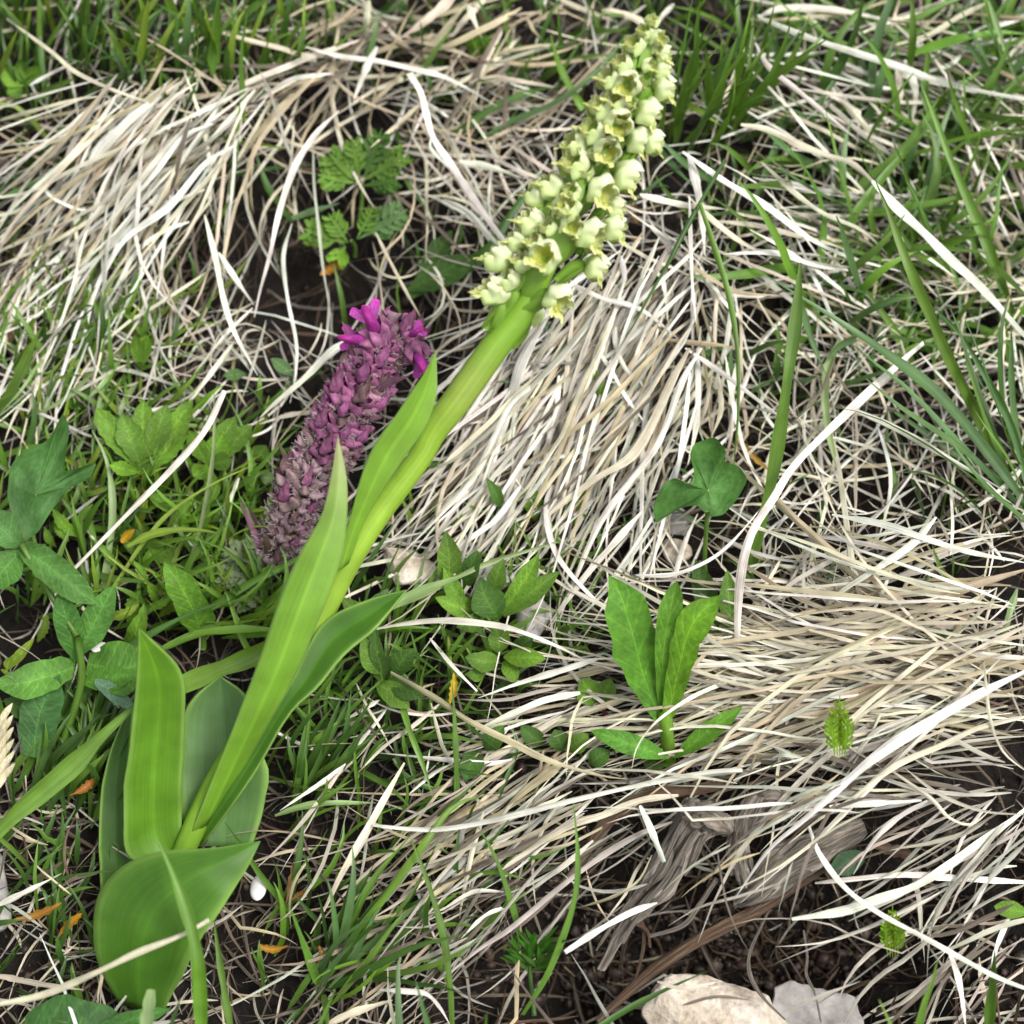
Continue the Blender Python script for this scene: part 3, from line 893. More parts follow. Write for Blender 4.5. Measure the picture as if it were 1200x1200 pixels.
tussock('dry_grass_tussock', 'straw lying in long crossing lines along the top beside the flower spike tip', (1150, 60), [
    emit(54, (1040, 60, 170, 50), 15, 22, (110, 330), (0, 18), (4, 9), 'wwcgtn', (6, 16), (3, 10), (0, 5)),
    emit(44, (1020, 200, 190, 90), 32, 22, (100, 300), (0, 22), (3, 9), 'wwcgctn', (5, 14), (3, 9), (0, 5)),
    emit(24, (900, 260, 90, 60), 25, 22, (100, 260), (0, 18), (4, 9), 'wwcc', (6, 16), (3, 9), (0, 5)),
    emit(24, (1060, 320, 150, 40), 15, 20, (90, 240), (0, 22), (4, 8), 'cwctp', (5, 12), (3, 9), (0, 4)),
], [
    (17, 'w', (26, 26, 24, 20), [1022, 212, 1050, 242, 1085, 275, 1115, 305, 1150, 337, 1205, 398], dict(base=.25, full=.9, tip=.6)),
    (10, 'c', (18, 20, 24), [868, 146, 900, 152, 937, 170, 970, 182, 1000, 192, 1024, 214], dict(tip=.4)),
    (8, 'w', (18, 19, 17), [885, 50, 900, 77, 930, 102, 960, 127, 1008, 167]),
    (10, 'w', (18, 20, 20, 18), [888, 18, 900, 25, 950, 45, 1000, 61, 1050, 77, 1100, 95, 1150, 107, 1205, 117], dict(tip=.5)),
    (10, 'w', (15, 16, 15), [888, 20, 915, 10, 962, 10, 1005, 16, 1062, 29]),
    (8, 'c', (14, 15, 12), [1155, 4, 1120, 22, 1090, 40, 1035, 57]),
    (8, 'c', (15, 14, 10), [985, 116, 1012, 146, 1038, 187]),
    (11, 'w', (16, 15, 8), [1060, 70, 1068, 90, 1073, 110, 1068, 146]),
    (10, 'p', (15, 14, 8), [1050, 78, 1055, 110, 1044, 148]),
    (7, 'c', (17, 17, 14), [892, 190, 930, 225, 965, 250, 1010, 270, 1040, 298]),
    (10, 'w', (20, 21, 19, 15), [800, 178, 850, 213, 900, 243, 950, 280, 1000, 303, 1056, 318]),
    (10, 'w', (16, 17, 14), [848, 298, 880, 296, 912, 297, 960, 312, 1010, 318]),
    (8, 't', (17, 17, 13), [800, 306, 850, 336, 875, 344, 915, 346]),
    (8, 'c', (17, 16, 13), [806, 230, 840, 262, 880, 290, 940, 312]),
    (12, 'w', (18, 17, 13), [806, 180, 815, 210, 822, 250, 826, 300]),
    (10, 'w', (14, 14, 12), [750, 228, 800, 240, 850, 245]),
    (9, 'w', (13, 12, 10), [762, 265, 785, 285, 812, 312]),
    (6, 'w', (16, 16, 14), [1050, 275, 1085, 300, 1120, 325]),
    (7, 'c', (14, 13, 10), [1000, 100, 1030, 130, 1042, 150]),
    (7, 'w', (13, 13, 10), [1130, 60, 1115, 75, 1100, 80, 1060, 92]),
], top=22)

tussock('dry_grass_tussock', 'brownish straw clump at the top edge above the white forked stalk', (470, 10), [
    emit(48, (500, 40, 120, 50), 150, 30, (90, 240), (0, 22), (5, 12), 'ttcnbc', (6, 16), (3, 9), (0, 5)),
    emit(28, (480, 130, 130, 60), 20, 25, (80, 230), (0, 26), (4, 8), 'tcwgn', (4, 12), (3, 8), (0, 5)),
    emit(20, (680, 30, 90, 40), 160, 30, (80, 200), (0, 25), (4, 10), 'ttnc', (5, 12), (3, 8), (0, 4)),
], [
    (14, 'c', (20, 20, 14), [535, -6, 510, 15, 488, 32, 464, 48]),
    (13, 't', (18, 17, 12), [420, 5, 395, 25, 370, 36, 355, 48]),
    (11, 'c', (14, 14, 12), [705, 12, 735, 18, 752, 26, 775, 42]),
    (10, 't', (14, 13, 11), [660, 5, 640, 18, 615, 30]),
    (8, 't', (13, 12, 10), [480, 47, 520, 55, 560, 70]),
    (9, 'w', (20, 16, 12), [548, 5, 555, 22, 565, 45]),
    (11, 'c', (20, 19, 14), [432, 0, 430, 25, 428, 45]),
    (9, 'c', (14, 14, 12), [550, 97, 580, 92, 620, 97, 650, 102]),
    (8, 'w', (15, 15, 13), [790, 5, 775, 20, 768, 33]),
    (5, 't', (12, 12, 10), [618, 20, 625, 35, 635, 46]),
], top=16)

tussock('dry_grass_tussock', 'sparse tan straw slanting over bare soil below the long tan stalk', (720, 930), [
    emit(48, (640, 940, 90, 60), 148, 9, (110, 280), (0, 14), (4, 9), 'tgngct', (4, 12), (2, 8), (0, 4)),
    emit(24, (520, 1050, 100, 70), 148, 12, (90, 220), (0, 16), (3, 8), 'gngtn', (2, 8), (1, 6), (0, 4)),
    emit(12, (720, 1000, 60, 50), 140, 10, (90, 200), (0, 16), (3, 7), 'gtn', (3, 9), (2, 7), (0, 4)),
], [
    (9, 'g', (14, 13, 10, 7), [788, 963, 750, 977, 700, 1007, 650, 1045, 600, 1087, 562, 1112, 520, 1145, 468, 1180]),
    (11, 'c', (15, 14, 11), [795, 932, 750, 938, 707, 955, 675, 965, 637, 985, 598, 1007]),
    (8, 'g', (11, 10, 8), [695, 985, 660, 1015, 605, 1055]),
    (16, 't', (13, 12, 9), [660, 895, 630, 915, 605, 935, 590, 948]),
    (7, 'w', (8, 8, 6), [600, 1062, 570, 1072, 540, 1100]),
    (7, 'c', (7, 7, 6), [500, 1030, 470, 1055, 430, 1080]),
    (7, 'w', (8, 8, 6), [590, 1045, 555, 1045, 520, 1065, 500, 1072]),
    (8, 'w', (7, 8, 6), [445, 1160, 480, 1162, 500, 1165, 515, 1180, 527, 1200]),
    (12, 'c', (6, 7, 6), [385, 1200, 410, 1188, 440, 1178, 460, 1172]),
    (7, 'w', (12, 11, 8), [405, 895, 380, 915, 350, 935, 328, 950]),
    (6, 'p', (10, 9, 6), [405, 895, 365, 950, 330, 990, 300, 1018]),
    (7, 'c', (9, 9, 7), [515, 825, 485, 850, 450, 875, 420, 905]),
    (6, 'w', (9, 9, 7), [455, 828, 430, 860, 400, 895]),
    (8, 'w', (9, 9, 7), [600, 890, 570, 895, 520, 890, 440, 882]),
    (8, 'w', (10, 10, 8), [530, 895, 510, 905, 480, 930]),
    (7, 'w', (9, 9, 7), [445, 820, 420, 835, 400, 845]),
], top=12)

# ---- single conspicuous straws
SINGLES = [
    ('straw', 'long white straw running level from the tan clump towards the flower spike', 9, 'w', (16, 18, 18, 14), [355, 54, 400, 66, 440, 71, 480, 80, 525, 92, 582, 124], {}),
    ('straw', 'broad short white straw standing under the brown tip of a clump', 10, 'w', (20, 18, 14), [442, 55, 430, 78, 418, 108, 414, 118], {}),
    ('straw', 'thin tan straw with a hooked start crossing the finely cut leaves', 5, 't', (14, 15, 13), [402, 70, 388, 84, 405, 105, 425, 118, 460, 132, 500, 147, 560, 166, 595, 173], {}),
    ('forked_stalk', 'white forked stalk slanting down to the lowest flowers of the spike', 11, 'w', (26, 26, 22, 16), [480, 86, 493, 108, 500, 135, 508, 162, 530, 195, 558, 238, 585, 275, 606, 302], dict(base=1, tip=.5)),
    ('straw', 'thin white straw kinked alongside the forked stalk', 5, 'w', (20, 20, 16), [506, 160, 504, 172, 515, 186, 535, 203, 560, 228, 588, 258], {}),
    ('straw', 'pale curved straw joining the forked stalk near the spike', 9, 'w', (14, 16, 14), [520, 234, 548, 248, 572, 275, 600, 302], {}),
    ('straw', 'cream straw pointing down at the finely cut leaves', 6, 'c', (16, 15, 14), [492, 122, 468, 144, 434, 173], {}),
    ('straw', 'white flat straw next to the middle of the flower spike', 10, 'w', (12, 13, 12), [538, 189, 575, 196, 612, 209], {}),
    ('straw', 'thin cream straw dropping to the tip of the purple spike', 5, 'c', (14, 14, 12), [440, 272, 455, 302, 476, 342, 498, 380], {}),
    ('straw', 'white straw bundle pointing from dark gap to the purple spike', 11, 'w', (13, 12, 8), [412, 396, 385, 415, 355, 445, 325, 470, 304, 490], {}),
    ('straw', 'short cream straw ending against the purple spike', 8, 'c', (9, 9, 7), [376, 482, 340, 486, 304, 497], {}),
    ('straw', 'thin tan straw slanting behind the middle of the purple spike', 4, 't', (11, 10, 7), [412, 440, 375, 462, 340, 500, 318, 530], {}),
    ('dry_stalk', 'stiff white dry stalk leaning across the bright three-lobed leaves', 11, 'w', (26, 24, 19, 12), [263, 458, 240, 505, 200, 551, 150, 602, 88, 667], dict(base=.9, tip=.9, arch=.4)),
    ('bent_stalk', 'tall white stalk bent at a knee beside the stiff green blade', 12, 'w', (22, 26, 28, 24, 12), [1082, 402, 1053, 427, 1000, 477, 933, 543, 907, 583, 880, 627, 867, 683, 863, 768], dict(tip=.8, full=.9, base=.5)),
    ('straw', 'straight white straw falling below the bent stalk to the sheaf', 10, 'w', (18, 18, 16), [998, 479, 1050, 502, 1112, 537, 1180, 577], dict(base=.5)),
    ('straw', 'white arching straw between the orchid leaf and the leafy rosette', 11, 'w', (12, 18, 19, 12), [440, 737, 480, 730, 520, 727, 560, 730, 600, 737, 650, 756, 692, 777], dict(base=.6)),
    ('straw', 'short white straw stub in the dark gap under the arching straw', 6, 'w', (9, 12, 13), [504, 748, 530, 780, 559, 810], dict(tip=.5)),
    ('dry_stalk', 'long tan stalk slanting from the orchid leaf down to the grey straw', 11, 't', (15, 17, 17, 14), [458, 788, 510, 818, 550, 845, 600, 870, 640, 890, 700, 908, 735, 913], dict(base=.5)),
    ('straw', 'thin white straw looping round under the leafy rosette', 6, 'w', (12, 22, 22, 12), [868, 795, 840, 804, 815, 815, 790, 830, 765, 850, 747, 875, 740, 902], dict(base=.5)),
    ('straw', 'thin white straw bowed below the lobed leaf by the rosette', 6, 'w', (15, 16, 16), [745, 674, 790, 673, 830, 657, 855, 638, 880, 610, 897, 588], {}),
    ('dry_stalk', 'long white stalk lying level over the green blades above the hollow', 11, 'w', (17, 18, 18, 17), [437, 967, 475, 971, 512, 972, 550, 967, 600, 956, 675, 937, 750, 920, 830, 905, 870, 902], dict(base=.4, tip=.7)),
    ('dry_stalk', 'broad tan dry leaf slanting steeply beside the bare soil patch', 12, 'c', (16, 16, 12, 6), [474, 894, 450, 937, 425, 982, 400, 1025, 382, 1062, 364, 1094], {}),
    ('straw', 'broken white straw stub sticking out of the dark hollow', 9, 'w', (12, 13, 14), [770, 1058, 740, 1069, 700, 1091, 662, 1116], dict(tip=.8, full=.95)),
    ('straw', 'short flat white straw leaning on the grey root stump', 10, 'w', (20, 19, 17), [750, 944, 762, 970, 778, 1010], dict(tip=.7)),
    ('straw', 'tan straw bowed like a hook inside the dark hollow', 6, 't', (8, 10, 12), [678, 1064, 718, 1051, 748, 1032, 764, 1002], {}),
    ('straw', 'white curved straw sweeping down across the hollow to the lower corner', 8, 'w', (18, 18, 18, 16), [948, 968, 960, 1000, 990, 1040, 1030, 1070, 1080, 1097, 1130, 1125, 1170, 1146, 1212, 1162], dict(base=.5, tip=.6)),
    ('straw', 'broad white straw standing by the bottom edge near the lower corner', 11, 'w', (14, 12, 9), [1112, 1115, 1124, 1150, 1132, 1205], {}),
    ('dry_stalk', 'cream straw lying across the low broad orchid leaf', 10, 'c', (20, 24, 28, 26), [-8, 1178, 50, 1166, 110, 1141, 160, 1117, 215, 1095, 245, 1078], dict(base=.7, tip=.7, arch=.4)),
    ('straw', 'white short straw near the bottom corner beside the grey rock', 9, 'w', (8, 10, 9), [-5, 1062, 30, 1045, 60, 1030], {}),
    ('straw', 'pale straw at the bottom corner under the cream straw', 10, 'p', (5, 6, 6), [-5, 1142, 40, 1152, 98, 1160], {}),
    ('straw', 'grey straw slipping between the soil and the low broad leaf', 6, 'g', (6, 7, 6), [215, 1108, 240, 1090, 265, 1075, 285, 1060], {}),
    ('straw', 'small cream straw beside the purple spike base', 6, 'w', (8, 8, 7), [280, 560, 268, 590, 257, 612], {}),
    ('straw', 'thin grey straw lying beneath the dark lobed leaf', 5, 'g', (8, 8, 7), [118, 578, 90, 600, 66, 618], {}),
]
for nm, lab, w, c, h, pts, kw in SINGLES:
    tag(put(nm, blade(pts, w, c, h, **kw), M_STRAW), lab, 'straw')

# ---- living grass
tussock('grass_tuft', 'dense green grass tuft standing just beside the spike tip', (815, 185), [
    emit(22, (815, 170, 35, 30), -72, 14, (90, 200), (8, 22), (7, 12), 'GGLGD', (1, 4), (22, 40), (0, 5), arch=-.2),
    emit(14, (860, 140, 25, 25), -55, 16, (60, 150), (10, 22), (6, 10), 'GLBG', (1, 4), (16, 32), (0, 5), arch=-.2),
], [
    (12, 'G', (2, 18, 32), [792, 170, 800, 110, 815, 60, 835, 20]),
    (12, 'B', (2, 18, 30), [825, 130, 840, 90, 862, 55, 885, 28]),
    (5, 'P', (30, 20, 6), [882, 20, 880, 60, 872, 105, 862, 135]),
    (7, 'Y', (10, 14, 14), [790, 115, 812, 125, 845, 147], dict(arch=-.1)),
    (9, 'G', (2, 14, 26), [775, 165, 778, 110, 782, 70]),
    (9, 'B', (3, 7, 8), [770, 170, 785, 190, 812, 218]),
], mat=M_GRASS, top=40, rest='tuft_base', arch=-.22, tip=.1)

tussock('grass_tuft', 'tall bluish green blades fanning up from the edge beside the bent stalk', (1215, 620), [
    emit(10, (1210, 610, 20, 25), -125, 18, (150, 320), (0, 18), (7, 12), 'GBDB', (2, 6), (20, 42), (0, 6), arch=-.2),
], [
    (15, 'B', (4, 22, 36, 42), [1208, 605, 1200, 587, 1150, 520, 1100, 462, 1050, 422, 1000, 387, 937, 347, 880, 312]),
    (15, 'G', (6, 24, 40, 46), [1165, 528, 1142, 480, 1112, 420, 1087, 362, 1060, 300, 1042, 250, 1026, 212]),
    (10, 'B', (6, 20, 30), [1205, 575, 1187, 505, 1160, 450, 1125, 392, 1095, 360]),
    (10, 'B', (6, 18, 30), [1196, 545, 1186, 460, 1185, 385]),
    (9, 'B', (3, 8, 9), [1160, 555, 1110, 525, 1060, 490, 1030, 470]),
    (13, 'G', (4, 8, 12), [1210, 560, 1192, 520, 1180, 480]),
], mat=M_GRASS, top=10, arch=-.22, tip=.1)

tussock('grass_tuft', 'crossing green blades in the top corner beyond the long white straw', (1170, 300), [
    emit(70, (1080, 240, 130, 190), -65, 55, (90, 240), (0, 22), (8, 13), 'GGLBG', (4, 10), (14, 28), (0, 6), arch=-.2),
    emit(26, (1120, 110, 90, 90), -70, 45, (80, 200), (0, 20), (6, 11), 'GDBG', (2, 6), (14, 32), (0, 6), arch=-.2),
    emit(16, (1160, 300, 50, 60), -80, 30, (80, 190), (0, 18), (6, 10), 'GDB', (2, 6), (14, 28), (0, 6), arch=-.2),
], [
    (13, 'G', (4, 18, 26, 30), [1196, 405, 1180, 350, 1157, 287, 1137, 240, 1115, 190, 1100, 150, 1078, 95]),
    (15, 'G', (6, 16, 24), [966, 250, 1025, 207, 1070, 162, 1100, 115]),
    (11, 'G', (4, 18, 26), [1112, 165, 1145, 122, 1172, 77, 1188, 35]),
    (11, 'L', (14, 20, 18), [1062, 65, 1120, 46, 1168, 38, 1205, 40]),
    (12, 'D', (2, 16, 30), [943, 152, 960, 115, 985, 75, 1003, 35, 1012, -5]),
    (6, 'P', (18, 20, 14), [1158, 0, 1175, 50, 1188, 85, 1202, 115]),
    (9, 'G', (6, 14, 16), [1030, 290, 1020, 250, 1028, 210]),
    (11, 'P', (10, 13, 8), [985, 395, 968, 440, 970, 500, 985, 562]),
    (9, 'B', (10, 12, 12), [935, 345, 950, 395, 968, 440]),
    (9, 'B', (8, 12, 14), [1010, 395, 985, 405, 968, 425]),
    (10, 'B', (6, 9, 11), [880, 250, 925, 130, 945, 70]),
    (8, 'G', (5, 9, 10), [1130, 140, 1160, 190, 1205, 235]),
], mat=M_GRASS, top=70, arch=-.22, tip=.1)

tussock('grass_tuft', 'green blades rising from one point on the soil under the long white stalk', (380, 1160), [
    emit(16, (380, 1160, 14, 14), -62, 20, (80, 200), (0, 20), (6, 10), 'GDDB', (1, 3), (10, 24), (0, 5), arch=-.2),
], [
    (12, 'L', (2, 12, 18, 16), [384, 1148, 420, 1092, 460, 1040, 500, 985, 532, 945, 575, 930]),
    (10, 'G', (2, 10, 16), [380, 1155, 408, 1085, 440, 1028, 482, 978]),
    (10, 'G', (2, 10, 16), [375, 1160, 364, 1128, 352, 1096, 340, 1064]),
    (10, 'B', (2, 8, 12), [385, 1158, 420, 1120, 462, 1084, 500, 1050]),
    (9, 'D', (2, 8, 8), [372, 1165, 350, 1185, 330, 1205]),
    (7, 'P', (2, 8, 10), [378, 1150, 385, 1100, 395, 1075, 430, 1040]),
    (9, 'G', (1, 6, 8), [380, 1165, 382, 1185, 384, 1205]),
    (8, 'D', (1, 6, 8), [440, 1150, 460, 1110, 500, 1060, 520, 1020]),
], mat=M_GRASS, top=14, arch=-.22, tip=.1)

tussock('grass_tuft', 'dark crowded grass stems beneath the broad leaves near the big green blade', (80, 960), [
    emit(60, (60, 930, 60, 60), -75, 18, (60, 150), (0, 18), (6, 11), 'DDGDG', (0, 3), (4, 12), (0, 3), arch=-.2),
    emit(30, (100, 890, 25, 50), -96, 10, (60, 130), (0, 15), (6, 10), 'DDG', (0, 3), (3, 8), (0, 3), arch=-.2),
], [
    (10, 'D', (4, 12, 16), [60, 872, 110, 796, 155, 756, 225, 718, 276, 703]),
], mat=M_GRASS, top=40, rest='tuft_base', arch=-.22, tip=.1)

tussock('grass_tuft', 'upright yellowish green blades along the top edge over the dry tussock', (150, 70), [
    emit(70, (120, 70, 140, 60), -82, 20, (70, 160), (0, 18), (7, 12), 'GDGBY', (2, 6), (14, 30), (0, 5), arch=-.2),
    emit(20, (320, 70, 60, 40), -80, 20, (60, 130), (0, 18), (5, 9), 'GDGY', (2, 6), (12, 26), (0, 5), arch=-.2),
], [
    (9, 'Y', (10, 20, 28), [163, 76, 168, 40, 174, -4]),
    (14, 'G', (8, 18, 28), [249, 88, 253, 40, 256, -5]),
    (7, 'G', (8, 18, 28), [286, 148, 284, 110, 283, 60, 290, 15]),
    (7, 'G', (4, 12, 20), [262, 272, 270, 235, 277, 170, 282, 110]),
    (8, 'Y', (8, 12, 14), [232, 205, 229, 185, 228, 165]),
    (10, 'D', (4, 16, 24), [92, 60, 95, 30, 100, -5]),
    (9, 'D', (4, 14, 20), [40, 130, 30, 100, 22, 85]),
    (10, 'G', (6, 9, 10), [40, 118, 65, 102, 88, 92]),
    (9, 'B', (8, 10, 10), [0, 233, 37, 216, 70, 200, 97, 184]),
    (8, 'G', (9, 10, 10), [88, 152, 130, 138, 162, 128]),
], mat=M_GRASS, top=36, arch=-.22, tip=.1)

tussock('grass_tuft', 'short green grass under the drooping end of the dry tussock', (40, 480), [
    emit(30, (60, 420, 60, 50), -68, 20, (50, 130), (0, 20), (5, 10), 'GDGY', (1, 4), (8, 20), (0, 5), arch=-.2),
    emit(16, (110, 420, 60, 40), 118, 16, (50, 120), (0, 16), (4, 8), 'GYP', (8, 12), (4, 9), (0, 3), arch=-.2),
], [
    (15, 'G', (3, 12, 20), [-4, 492, 20, 445, 37, 407, 48, 384]),
], mat=M_GRASS, top=24, arch=-.22, tip=.1)

tussock('grass_tuft', 'thin dark stems of grass right under the orchid stem leaf', (320, 960), [
    emit(22, (352, 930, 22, 40), -66, 12, (60, 140), (0, 16), (5, 9), 'DGGD', (1, 4), (8, 18), (0, 4), arch=-.2),
], [
    (8, 'G', (2, 10, 14), [345, 950, 352, 890, 362, 830]),
    (8, 'D', (2, 9, 14), [355, 930, 375, 890, 405, 830, 425, 805]),
    (11, 'P', (8, 10, 8), [322, 956, 350, 946, 385, 941, 440, 941]),
    (7, 'B', (3, 8, 9), [570, 960, 590, 920, 605, 880, 600, 850]),
], mat=M_GRASS, top=18, arch=-.22, tip=.1)

BLADES = [
    ('stiff dark green blade standing alone between lobed leaf and bent stalk', 15, 'G', (2, 22, 40, 50), [872, 690, 890, 622, 905, 560, 915, 500, 925, 430, 933, 370, 938, 308], dict(tip=.2, full=.8)),
    ('broad green blade with a yellowing margin beside the erect orchid leaf', 26, (.15, .27, .045), (10, 18, 24, 28), [-14, 985, 30, 945, 80, 902, 120, 862, 157, 828], dict(tip=.2, arch=-.3)),
    ('narrow green blade rising in front of the low broad orchid leaf', 17, 'L', (20, 30, 34, 36), [236, 1206, 232, 1130, 222, 1080, 205, 1030, 185, 984], dict(tip=.15, arch=-.25)),
    ('thin green blade just beside the low broad orchid leaf', 9, 'G', (6, 12, 16), [270, 1206, 258, 1130, 250, 1072], {}),
    ('cut pale green stub at the foot of the low broad leaf', 16, 'P', (24, 28), [170, 1208, 177, 1160], dict(tip=.7)),
    ('wide bright blade passing behind orchid stem and erect leaf', 24, 'L', (14, 16, 18), [200, 808, 250, 787, 300, 767, 350, 735], dict(arch=-.2, tip=.5)),
    ('pale green blade lying level behind the orchid stem', 13, 'L', (9, 11, 11), [190, 760, 235, 742, 300, 737, 350, 742], {}),
    ('long thin bright blade slanting up from the three-lobed leaves', 6, 'Y', (8, 13, 16, 16), [128, 697, 165, 640, 200, 600, 250, 567, 302, 543], {}),
    ('upright thin pale blade crossing the dry white stalk', 8, 'P', (4, 14, 22), [215, 675, 236, 615, 250, 530, 251, 460], {}),
    ('pale green blade hanging beside the dark lobed leaf', 9, 'P', (4, 12, 18), [122, 690, 132, 600, 125, 540, 108, 504], {}),
    ('curved green pod with a yellow pointed tip near the purple spike', 11, 'Y', (14, 17, 18), [150, 640, 175, 627, 205, 621, 230, 621, 253, 624], dict(arch=.4, base=.5)),
    ('bluish blade slanting behind the flower spike near its tip', 10, 'B', (8, 14, 18), [560, 165, 600, 142, 650, 120, 700, 84, 735, 40], {}),
    ('short bright blade leaning towards the upper flowers of the spike', 10, 'L', (8, 14, 20), [684, 128, 670, 105, 655, 75, 645, 40], {}),
    ('green blade lying level behind the forked stalk', 9, 'D', (8, 11, 11), [530, 160, 575, 128, 620, 108, 670, 98], {}),
    ('broad dark blade curving up behind the lowest flowers', 16, 'D', (4, 9, 10), [475, 345, 533, 321, 573, 292, 600, 250, 636, 202], {}),
    ('slender dark stem slanting across the pale tussock beside the spike', 7, 'D', (24, 24, 20), [850, 187, 825, 230, 800, 275, 785, 305, 762, 345, 742, 382, 724, 409], dict(arch=.4)),
    ('upright green stem passing down to the lobed leaf', 9, 'G', (26, 25, 22, 14), [820, 238, 840, 298, 855, 350, 864, 410, 865, 480, 860, 545], dict(arch=.3)),
    ('short dark blade poking up below the bent stalk', 8, 'D', (3, 10, 14), [1049, 578, 1040, 530, 1040, 475], {}),
    ('curved green blade standing over the dark hollow by the needle tuft', 9, 'G', (2, 12, 20, 26), [612, 1190, 640, 1145, 662, 1092, 675, 1045, 677, 1000, 672, 940], dict(arch=-.2)),
    ('green blade leaning towards the needle tuft under the white stalk', 8, 'G', (4, 12, 18), [612, 1105, 600, 1060, 582, 1008, 560, 968], {}),
    ('long green blade curving down to the bottom edge amid soil', 10, 'G', (4, 14, 20), [530, 1206, 527, 1150, 518, 1090, 500, 1030, 482, 983], {}),
    ('slim green stem dropping from the small-leaved shoots', 8, 'G', (10, 12, 10), [465, 800, 478, 850, 495, 895, 508, 935], {}),
    ('slim upright green stem with a yellow bud on top', 8, 'G', (4, 14, 20), [536, 960, 535, 900, 533, 850, 530, 800], {}),
    ('greyish underside of a grass leaf continuing the orchid leaf tip', 13, 'P', (16, 20, 22), [420, 735, 465, 706, 510, 686, 554, 671], dict(arch=-.25)),
    ('thin pale blade lying behind the small-leaved shoots', 7, 'P', (13, 14, 12), [450, 715, 500, 695, 560, 665, 620, 645, 680, 628], {}),
    ('green stem lying low below the purple spike', 11, 'G', (8, 10, 12), [235, 720, 290, 685, 335, 662, 365, 645], {}),
    ('dark blade under the rock edge by the pale broken stone', 8, 'D', (10, 11, 10), [690, 1210, 740, 1180, 790, 1155, 830, 1138], {}),
    ('broad green blade end at the bottom edge beside the lower corner', 14, 'G', (4, 12, 18), [1158, 1206, 1163, 1160, 1166, 1112], {}),
    ('green leaf blade half buried in the cream sheaf', 18, 'B', (7, 9, 9), [1045, 768, 1080, 755, 1110, 742, 1140, 725], {}),
    ('dark slender blade leaning in the gap near finely cut leaves', 11, 'D', (3, 8, 10), [342, 260, 325, 235, 312, 215, 300, 180], {}),
    ('bluish blade lying across the dark gap behind the dry tussock end', 9, 'B', (8, 9, 9), [342, 256, 368, 247, 398, 238], {}),
]
for lab, w, c, h, pts, kw in BLADES:
    k2 = dict(arch=-.2, tip=.1, base=.9)
    k2.update(kw)
    tag(put('grass_shoot', blade(pts, w, c, h, **k2), M_GRASS), lab, 'grass blade')

green = join([
    ribbons(*emit(110, (210, 660, 130, 90), -60, 45, (50, 140), (0, 30), (4, 8), 'LGYGL', (2, 6), (8, 15), (0, 3), arch=-.2)),
    ribbons(*emit(80, (400, 800, 100, 110), -62, 40, (50, 130), (0, 30), (4, 8), 'LGGD', (2, 6), (7, 14), (0, 3), arch=-.2)),
    ribbons(*emit(60, (430, 1080, 130, 110), -58, 35, (50, 150), (0, 30), (4, 8), 'GGDL', (0, 4), (5, 14), (0, 3), arch=-.2)),
    ribbons(*emit(60, (60, 1090, 90, 110), -62, 40, (40, 110), (0, 30), (4, 8), 'GDD', (0, 4), (4, 10), (0, 3), arch=-.2)),
    ribbons(*emit(70, (80, 430, 110, 70), -70, 35, (40, 120), (0, 30), (4, 8), 'LGYG', (2, 6), (8, 16), (0, 3), arch=-.2)),
    ribbons(*emit(90, (600, 700, 120, 100), -65, 45, (30, 90), (0, 30), (4, 7), 'LGG', (2, 6), (6, 12), (0, 3), arch=-.2)),
    ribbons(*emit(260, (600, 300, 780, 420), -75, 40, (30, 110), (0, 30), (4, 8), 'GDGDB', (1, 5), (4, 14), (0, 3), arch=-.2)),
    ribbons(*emit(260, (1040, 240, 190, 240), -70, 55, (50, 160), (0, 30), (5, 10), 'GDGB', (1, 6), (6, 16), (0, 3), arch=-.2)),
    ribbons(*emit(60, (120, 280, 130, 140), -60, 40, (50, 140), (0, 30), (4, 8), 'GDGY', (1, 6), (6, 16), (0, 3), arch=-.2)),
    ribbons(*emit(220, (150, 610, 170, 130), -70, 45, (40, 120), (0, 30), (5, 9), 'GDGLY', (1, 5), (5, 12), (0, 3), arch=-.2)),
    ribbons(*emit(70, (480, 850, 130, 110), -65, 45, (40, 120), (0, 30), (4, 8), 'GDD', (1, 5), (4, 12), (0, 3), arch=-.2)),
    ribbons(*emit(190, (450, 70, 480, 70), -80, 32, (50, 130), (0, 25), (5, 9), 'GDGB', (2, 6), (8, 20), (0, 3), arch=-.2)),
    ribbons(*emit(300, (600, -150, 850, 120), -80, 30, (50, 150), (0, 25), (5, 10), 'GDGB', (2, 6), (10, 24), (0, 3), arch=-.2)),
    ribbons(*emit(160, (1480, 600, 210, 700), -80, 35, (50, 150), (0, 25), (5, 10), 'GDGB', (2, 6), (8, 22), (0, 3), arch=-.2)),
    ribbons(*emit(200, (-260, 600, 210, 700), -80, 35, (50, 150), (0, 25), (5, 10), 'GDGB', (2, 6), (8, 22), (0, 3), arch=-.2)),
])
o = put('short_grass', green, M_GRASS, origin=(0, 0, 0))
tag(o, 'short green grass sprouting all through the dead straw', kind='stuff')

